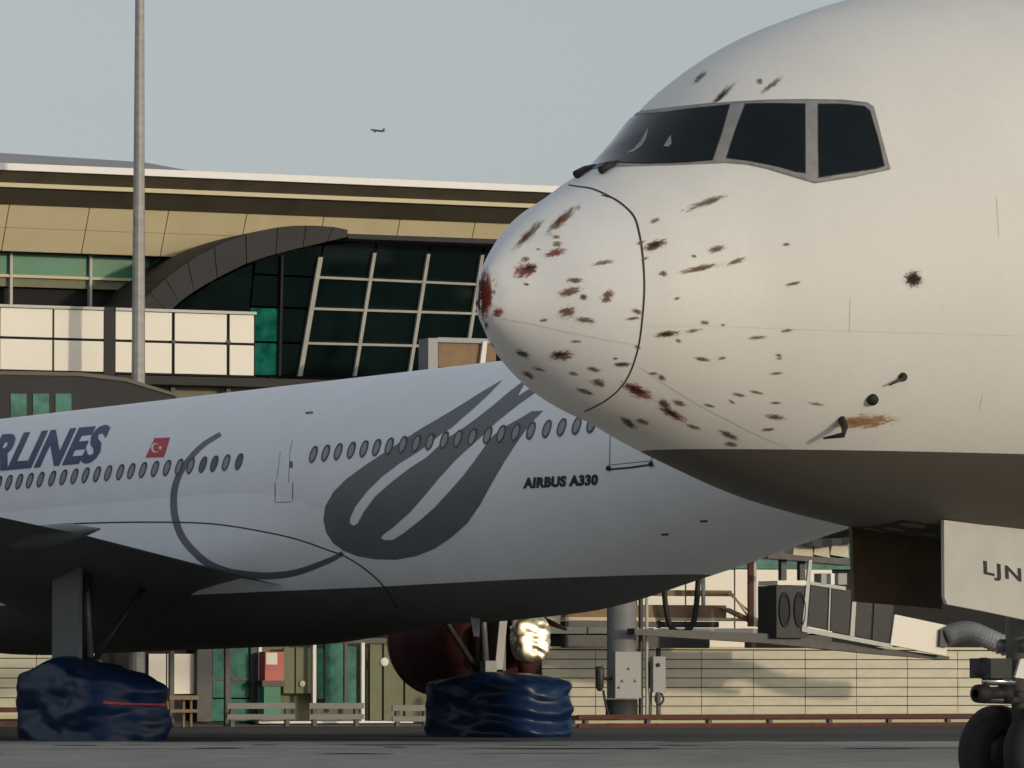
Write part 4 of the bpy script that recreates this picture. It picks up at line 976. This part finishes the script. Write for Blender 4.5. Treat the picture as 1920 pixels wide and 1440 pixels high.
# blood and feather marks: (x, y, length, width, angle up to the right, kind)
marks = [(907, 553, 96, 36, 84, 'r'), (906, 550, 84, 24, 82, 'd'), (910, 560, 70, 28, 80, 'r'), (909, 612, 22, 12, 60, 'd'), (921, 648, 26, 10, -55, 'd'), (933, 586, 24, 18, 30, 'r'), (1055, 412, 84, 18, 42, 'g'), (1050, 414, 44, 13, 42, 'b'), (992, 440, 84, 15, 46, 'g'), (985, 446, 36, 9, 46, 'b'), (1041, 474, 48, 15, 17, 'r'), (984, 507, 48, 28, 24, 'r'), (995, 503, 30, 14, 24, 'd'),
         (1130, 493, 46, 9, 10, 'g'), (1078, 526, 34, 11, 0, 'b'), (1068, 547, 50, 17, 14, 'b'), (1094, 557, 16, 12, 0, 'd'), (1064, 585, 38, 22, 20, 'b'), (1098, 600, 42, 12, -6, 'b'), (1140, 553, 30, 18, 40, 'b'), (1137, 563, 22, 10, 10, 'g'), (1187, 597, 28, 7, 8, 'b'),
         (980, 663, 30, 12, -22, 'd'), (1053, 666, 52, 20, 4, 'b'), (1048, 664, 30, 10, 10, 'd'), (1166, 683, 36, 10, 0, 'd'), (1113, 692, 30, 9, -14, 'b'), (1123, 718, 32, 15, -20, 'b'), (1096, 733, 44, 9, -18, 'b'), (991, 703, 30, 10, -30, 'b'), (1010, 692, 26, 7, -15, 'g'), (1075, 700, 22, 8, -10, 'g'),
         (1226, 460, 54, 19, 20, 'b'), (1228, 459, 34, 12, 20, 'd'), (1322, 381, 88, 13, 20, 'g'), (1335, 377, 40, 8, 22, 'd'), (1228, 414, 22, 9, 25, 'g'), (1343, 467, 38, 13, 14, 'b'), (1313, 503, 86, 11, 12, 'b'), (1380, 490, 46, 10, 18, 'b'), (1243, 513, 18, 12, 0, 'b'), (1487, 532, 36, 7, 14, 'b'),
         (1248, 626, 52, 13, 6, 'b'), (1250, 626, 30, 8, 4, 'd'), (1300, 620, 34, 7, 10, 'g'), (1316, 673, 34, 9, -8, 'b'), (1196, 733, 72, 22, -24, 'r'), (1192, 730, 46, 12, -24, 'd'), (1246, 757, 28, 16, -30, 'd'), (1274, 755, 30, 10, -22, 'b'), (1262, 776, 58, 15, -28, 'r'), (1258, 774, 36, 9, -28, 'd'), (1178, 792, 40, 13, -34, 'd'),
         (1366, 815, 46, 11, -24, 'd'), (1371, 832, 28, 10, -10, 'b'), (1453, 782, 42, 11, -6, 'b'), (1440, 805, 30, 6, 6, 'b'), (1385, 740, 30, 7, -10, 'g'), (1418, 735, 30, 6, -12, 'g'), (1530, 757, 30, 6, -10, 'g'), (1475, 620, 28, 6, 8, 'g'), (1420, 633, 40, 7, 5, 'g'), (1455, 700, 28, 6, 5, 'g'), (1455, 755, 24, 5, 0, 'b'),
         (1313, 145, 38, 10, 42, 'g'), (1357, 176, 64, 12, 43, 'g'), (1352, 181, 34, 8, 45, 'd'), (1447, 160, 54, 10, 38, 'g'), (1425, 153, 14, 12, -40, 'g'), (1712, 523, 36, 33, 0, 'd'), (1711, 523, 24, 22, 0, 'd'), (1716, 523, 34, 14, 0, 'd'), (1625, 790, 120, 26, 5, 'o'), (1600, 791, 60, 18, 3, 'o'), 
         (1205, 790, 30, 10, -20, 'b'), (1300, 800, 30, 8, -20, 'b'), (1225, 700, 22, 6, 0, 'g'), (1330, 760, 26, 6, -15, 'g'), (1080, 640, 22, 6, 0, 'g'), (1020, 600, 18, 7, 10, 'g')]
rs = random.Random(21)
for _ in range(60):
    x = rs.uniform(960, 1480); y = rs.uniform(430, 830)
    if y > 600 + (x - 900) * .42 or y < 560 - (x - 900) * .9 or (x > 1250 and rs.random() < .5): continue
    ln = rs.uniform(9, 24); marks.append((x, y, ln, ln * rs.uniform(.3, .55), rs.uniform(-20, 25) - (y - 560) * .08, rs.choice('bgggb')))
for i, (x, y, ln, wd, an_, kd) in enumerate(marks):
    a = R(an_); ex = (math.cos(a), -math.sin(a)); ey = (math.sin(a), math.cos(a)); hl, hw = ln * .60, wd * .66
    quad = [(x + ex[0] * hl * i_ + ey[0] * hw * j_, y + ex[1] * hl * i_ + ey[1] * hw * j_) for i_, j_ in ((-1, -1), (1, -1), (1, 1), (-1, 1))]
    sk = skin7; par = radome if (x < 1065 or h7(x, y)[0] is not None and inv7(h7(x, y)[0])[0] < 1.3 and x < 1200) else fusA
    if i < 6:
        sk = Skin(vr, grid_faces(NR, NB, True))
    patch('stain', sk, quad, .0035 + .0007 * (i % 5), ST[kd], par, step=6, uv=lambda X, Y, x=x, y=y, ex=ex, ey=ey, hl=hl, hw=hw: (((X - x) * ex[0] + (Y - y) * ex[1]) / hl, ((X - x) * ey[0] + (Y - y) * ey[1]) / hw))

# nose gear ----------------------------------------------------------------
DP = .78
def dplane(px, py, p): return hit_plane(px, py, N7 + P7 * p, P7)
def door7(name, p, pts, m_):
    poly = [dplane(x, y, p) for x, y in pts]; return MB().prism(poly, -P7 * .045).build(name, m_, jetA)
dP = door7('gear_door', DP, [(1770, 975), (1850, 985), (2250, 1010), (2250, 1222), (1930, 1164), (1840, 1145), (1776, 1133), (1771, 1120)], M['doorwhite'])
dP['label'] = 'white nose gear door lettered LJN'
pl0 = N7 + P7 * DP
lettering('door_lettering', lambda x, y: (dplane(x, y, DP), P7), 'LJN', (1844.5, 1084), (71, 15), (-1.5, -33), .004, M['ink'], dP, bold=.03, spacing=1.18)
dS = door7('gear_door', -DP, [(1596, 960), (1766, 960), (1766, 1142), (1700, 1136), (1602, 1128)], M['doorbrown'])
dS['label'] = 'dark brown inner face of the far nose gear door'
# dark patch painted on the belly skin for the shaded open gear bay
b = MB(); b.v = [s7(s_, math.pi + a) - ZU * .006 for s_ in (5.6, 6.2, 6.8, 7.4, 8.0, 8.6) for a in (-.22, -.11, 0, .11, .22)]; b.f = grid_faces(6, 5)
b.build('painted_gear_bay', M['recess'], jetA)
gz = Vector((ng.x, ng.y, 0)); AX7 = P7
ngear = MB().tube([gz + ZU * .5, gz + ZU * 1.25, gz + ZU * 1.25, gz + ZU * 3.1], [.09, .09, .15, .16], 16).build('nose_gear', M['steel'], jetA, True)
for s_ in (-.34, .34):
    o = gz + P7 * (s_ - .17) + ZU * .545
    wh = MB().lathe(o, P7, [(.03, .26), (.0, .36), (.03, .49), (.10, .54), (.24, .54), (.31, .49), (.34, .36), (.31, .26)], 40).build('wheel', M['tyre'], ngear, True)
    MB().lathe(o + P7 * .02, P7, [(0, .0), (0, .12), (.08, .25), (.22, .25), (.30, .12), (.30, 0)], 28).build('rim', M['dsteel'], wh, True)
MB().tube([gz - P7 * .5 + ZU * .545, gz + P7 * .5 + ZU * .545], .07, 12).build('axle', M['dsteel'], ngear, True)
MB().tube([gz + ZU * 1.5, gz - A7 * .0 + A7 * 1.7 + ZU * 2.9], .09, 12).build('drag_strut', M['steel'], ngear, True)
for dz_ in (1.14, 1.34): MB().tube([gz - A7 * .62 + P7 * .05 + ZU * (dz_ + .02), gz + A7 * .12 + P7 * .05 + ZU * dz_], [.05, .045], 10).build('tow_link', M['dsteel'] if dz_ < 1.2 else M['chrome'], ngear, True)
MB().lathe(gz - A7 * .78 + ZU * 1.22 + P7 * .06, A7, [(0, .05), (.02, .10), (.16, .11), (.2, .07), (.42, .07), (.44, .11), (.52, .11), (.54, 0)], 16).build('tow_fitting', M['black'], ngear, True)
MB().box(gz - A7 * .52 + ZU * 1.50 + P7 * .05, A7 * .17, P7 * .16, ZU * .11).build('light_housing', M['dsteel'], ngear)
MB().lathe(gz - A7 * .70 + ZU * 1.50 + P7 * .05, A7, [(0, .0), (.0, .10), (.04, .12), (.1, .12)], 18).build('taxi_light', M['grille'], ngear, True)
MB().prism([gz - A7 * .33 + P7 * .24 + ZU * 1.40, gz - A7 * .12 + P7 * .24 + ZU * 1.38, gz - A7 * .10 + P7 * .24 + ZU * 1.62, gz - A7 * .24 + P7 * .24 + ZU * 1.60], -P7 * .03).build('placard', M['white'], ngear)
for k in range(3): MB().tube([gz - A7 * .10 + P7 * .2 + ZU * (1.42 + .07 * k), gz + A7 * .22 + P7 * .16 + ZU * (1.40 + .07 * k)], .022, 8).build('hydraulic_line', M['chrome'], ngear, True)
for s_ in (-.17, .17): MB().tube([gz + P7 * s_ - A7 * .12 + ZU * 1.75, gz + P7 * s_ + A7 * .30 + ZU * 1.75], .075, 12).build('steering_cylinder', M['steel'], ngear, True)
for s_ in (-1, 1): MB().prism([gz + A7 * .12 + P7 * .06 * s_ + ZU * 1.25, gz + A7 * .38 + P7 * .06 * s_ + ZU * .98, gz + A7 * .10 + P7 * .06 * s_ + ZU * .66, gz + A7 * .22 + P7 * .06 * s_ + ZU * .95], P7 * .02).build('torque_link', M['dsteel'], ngear)
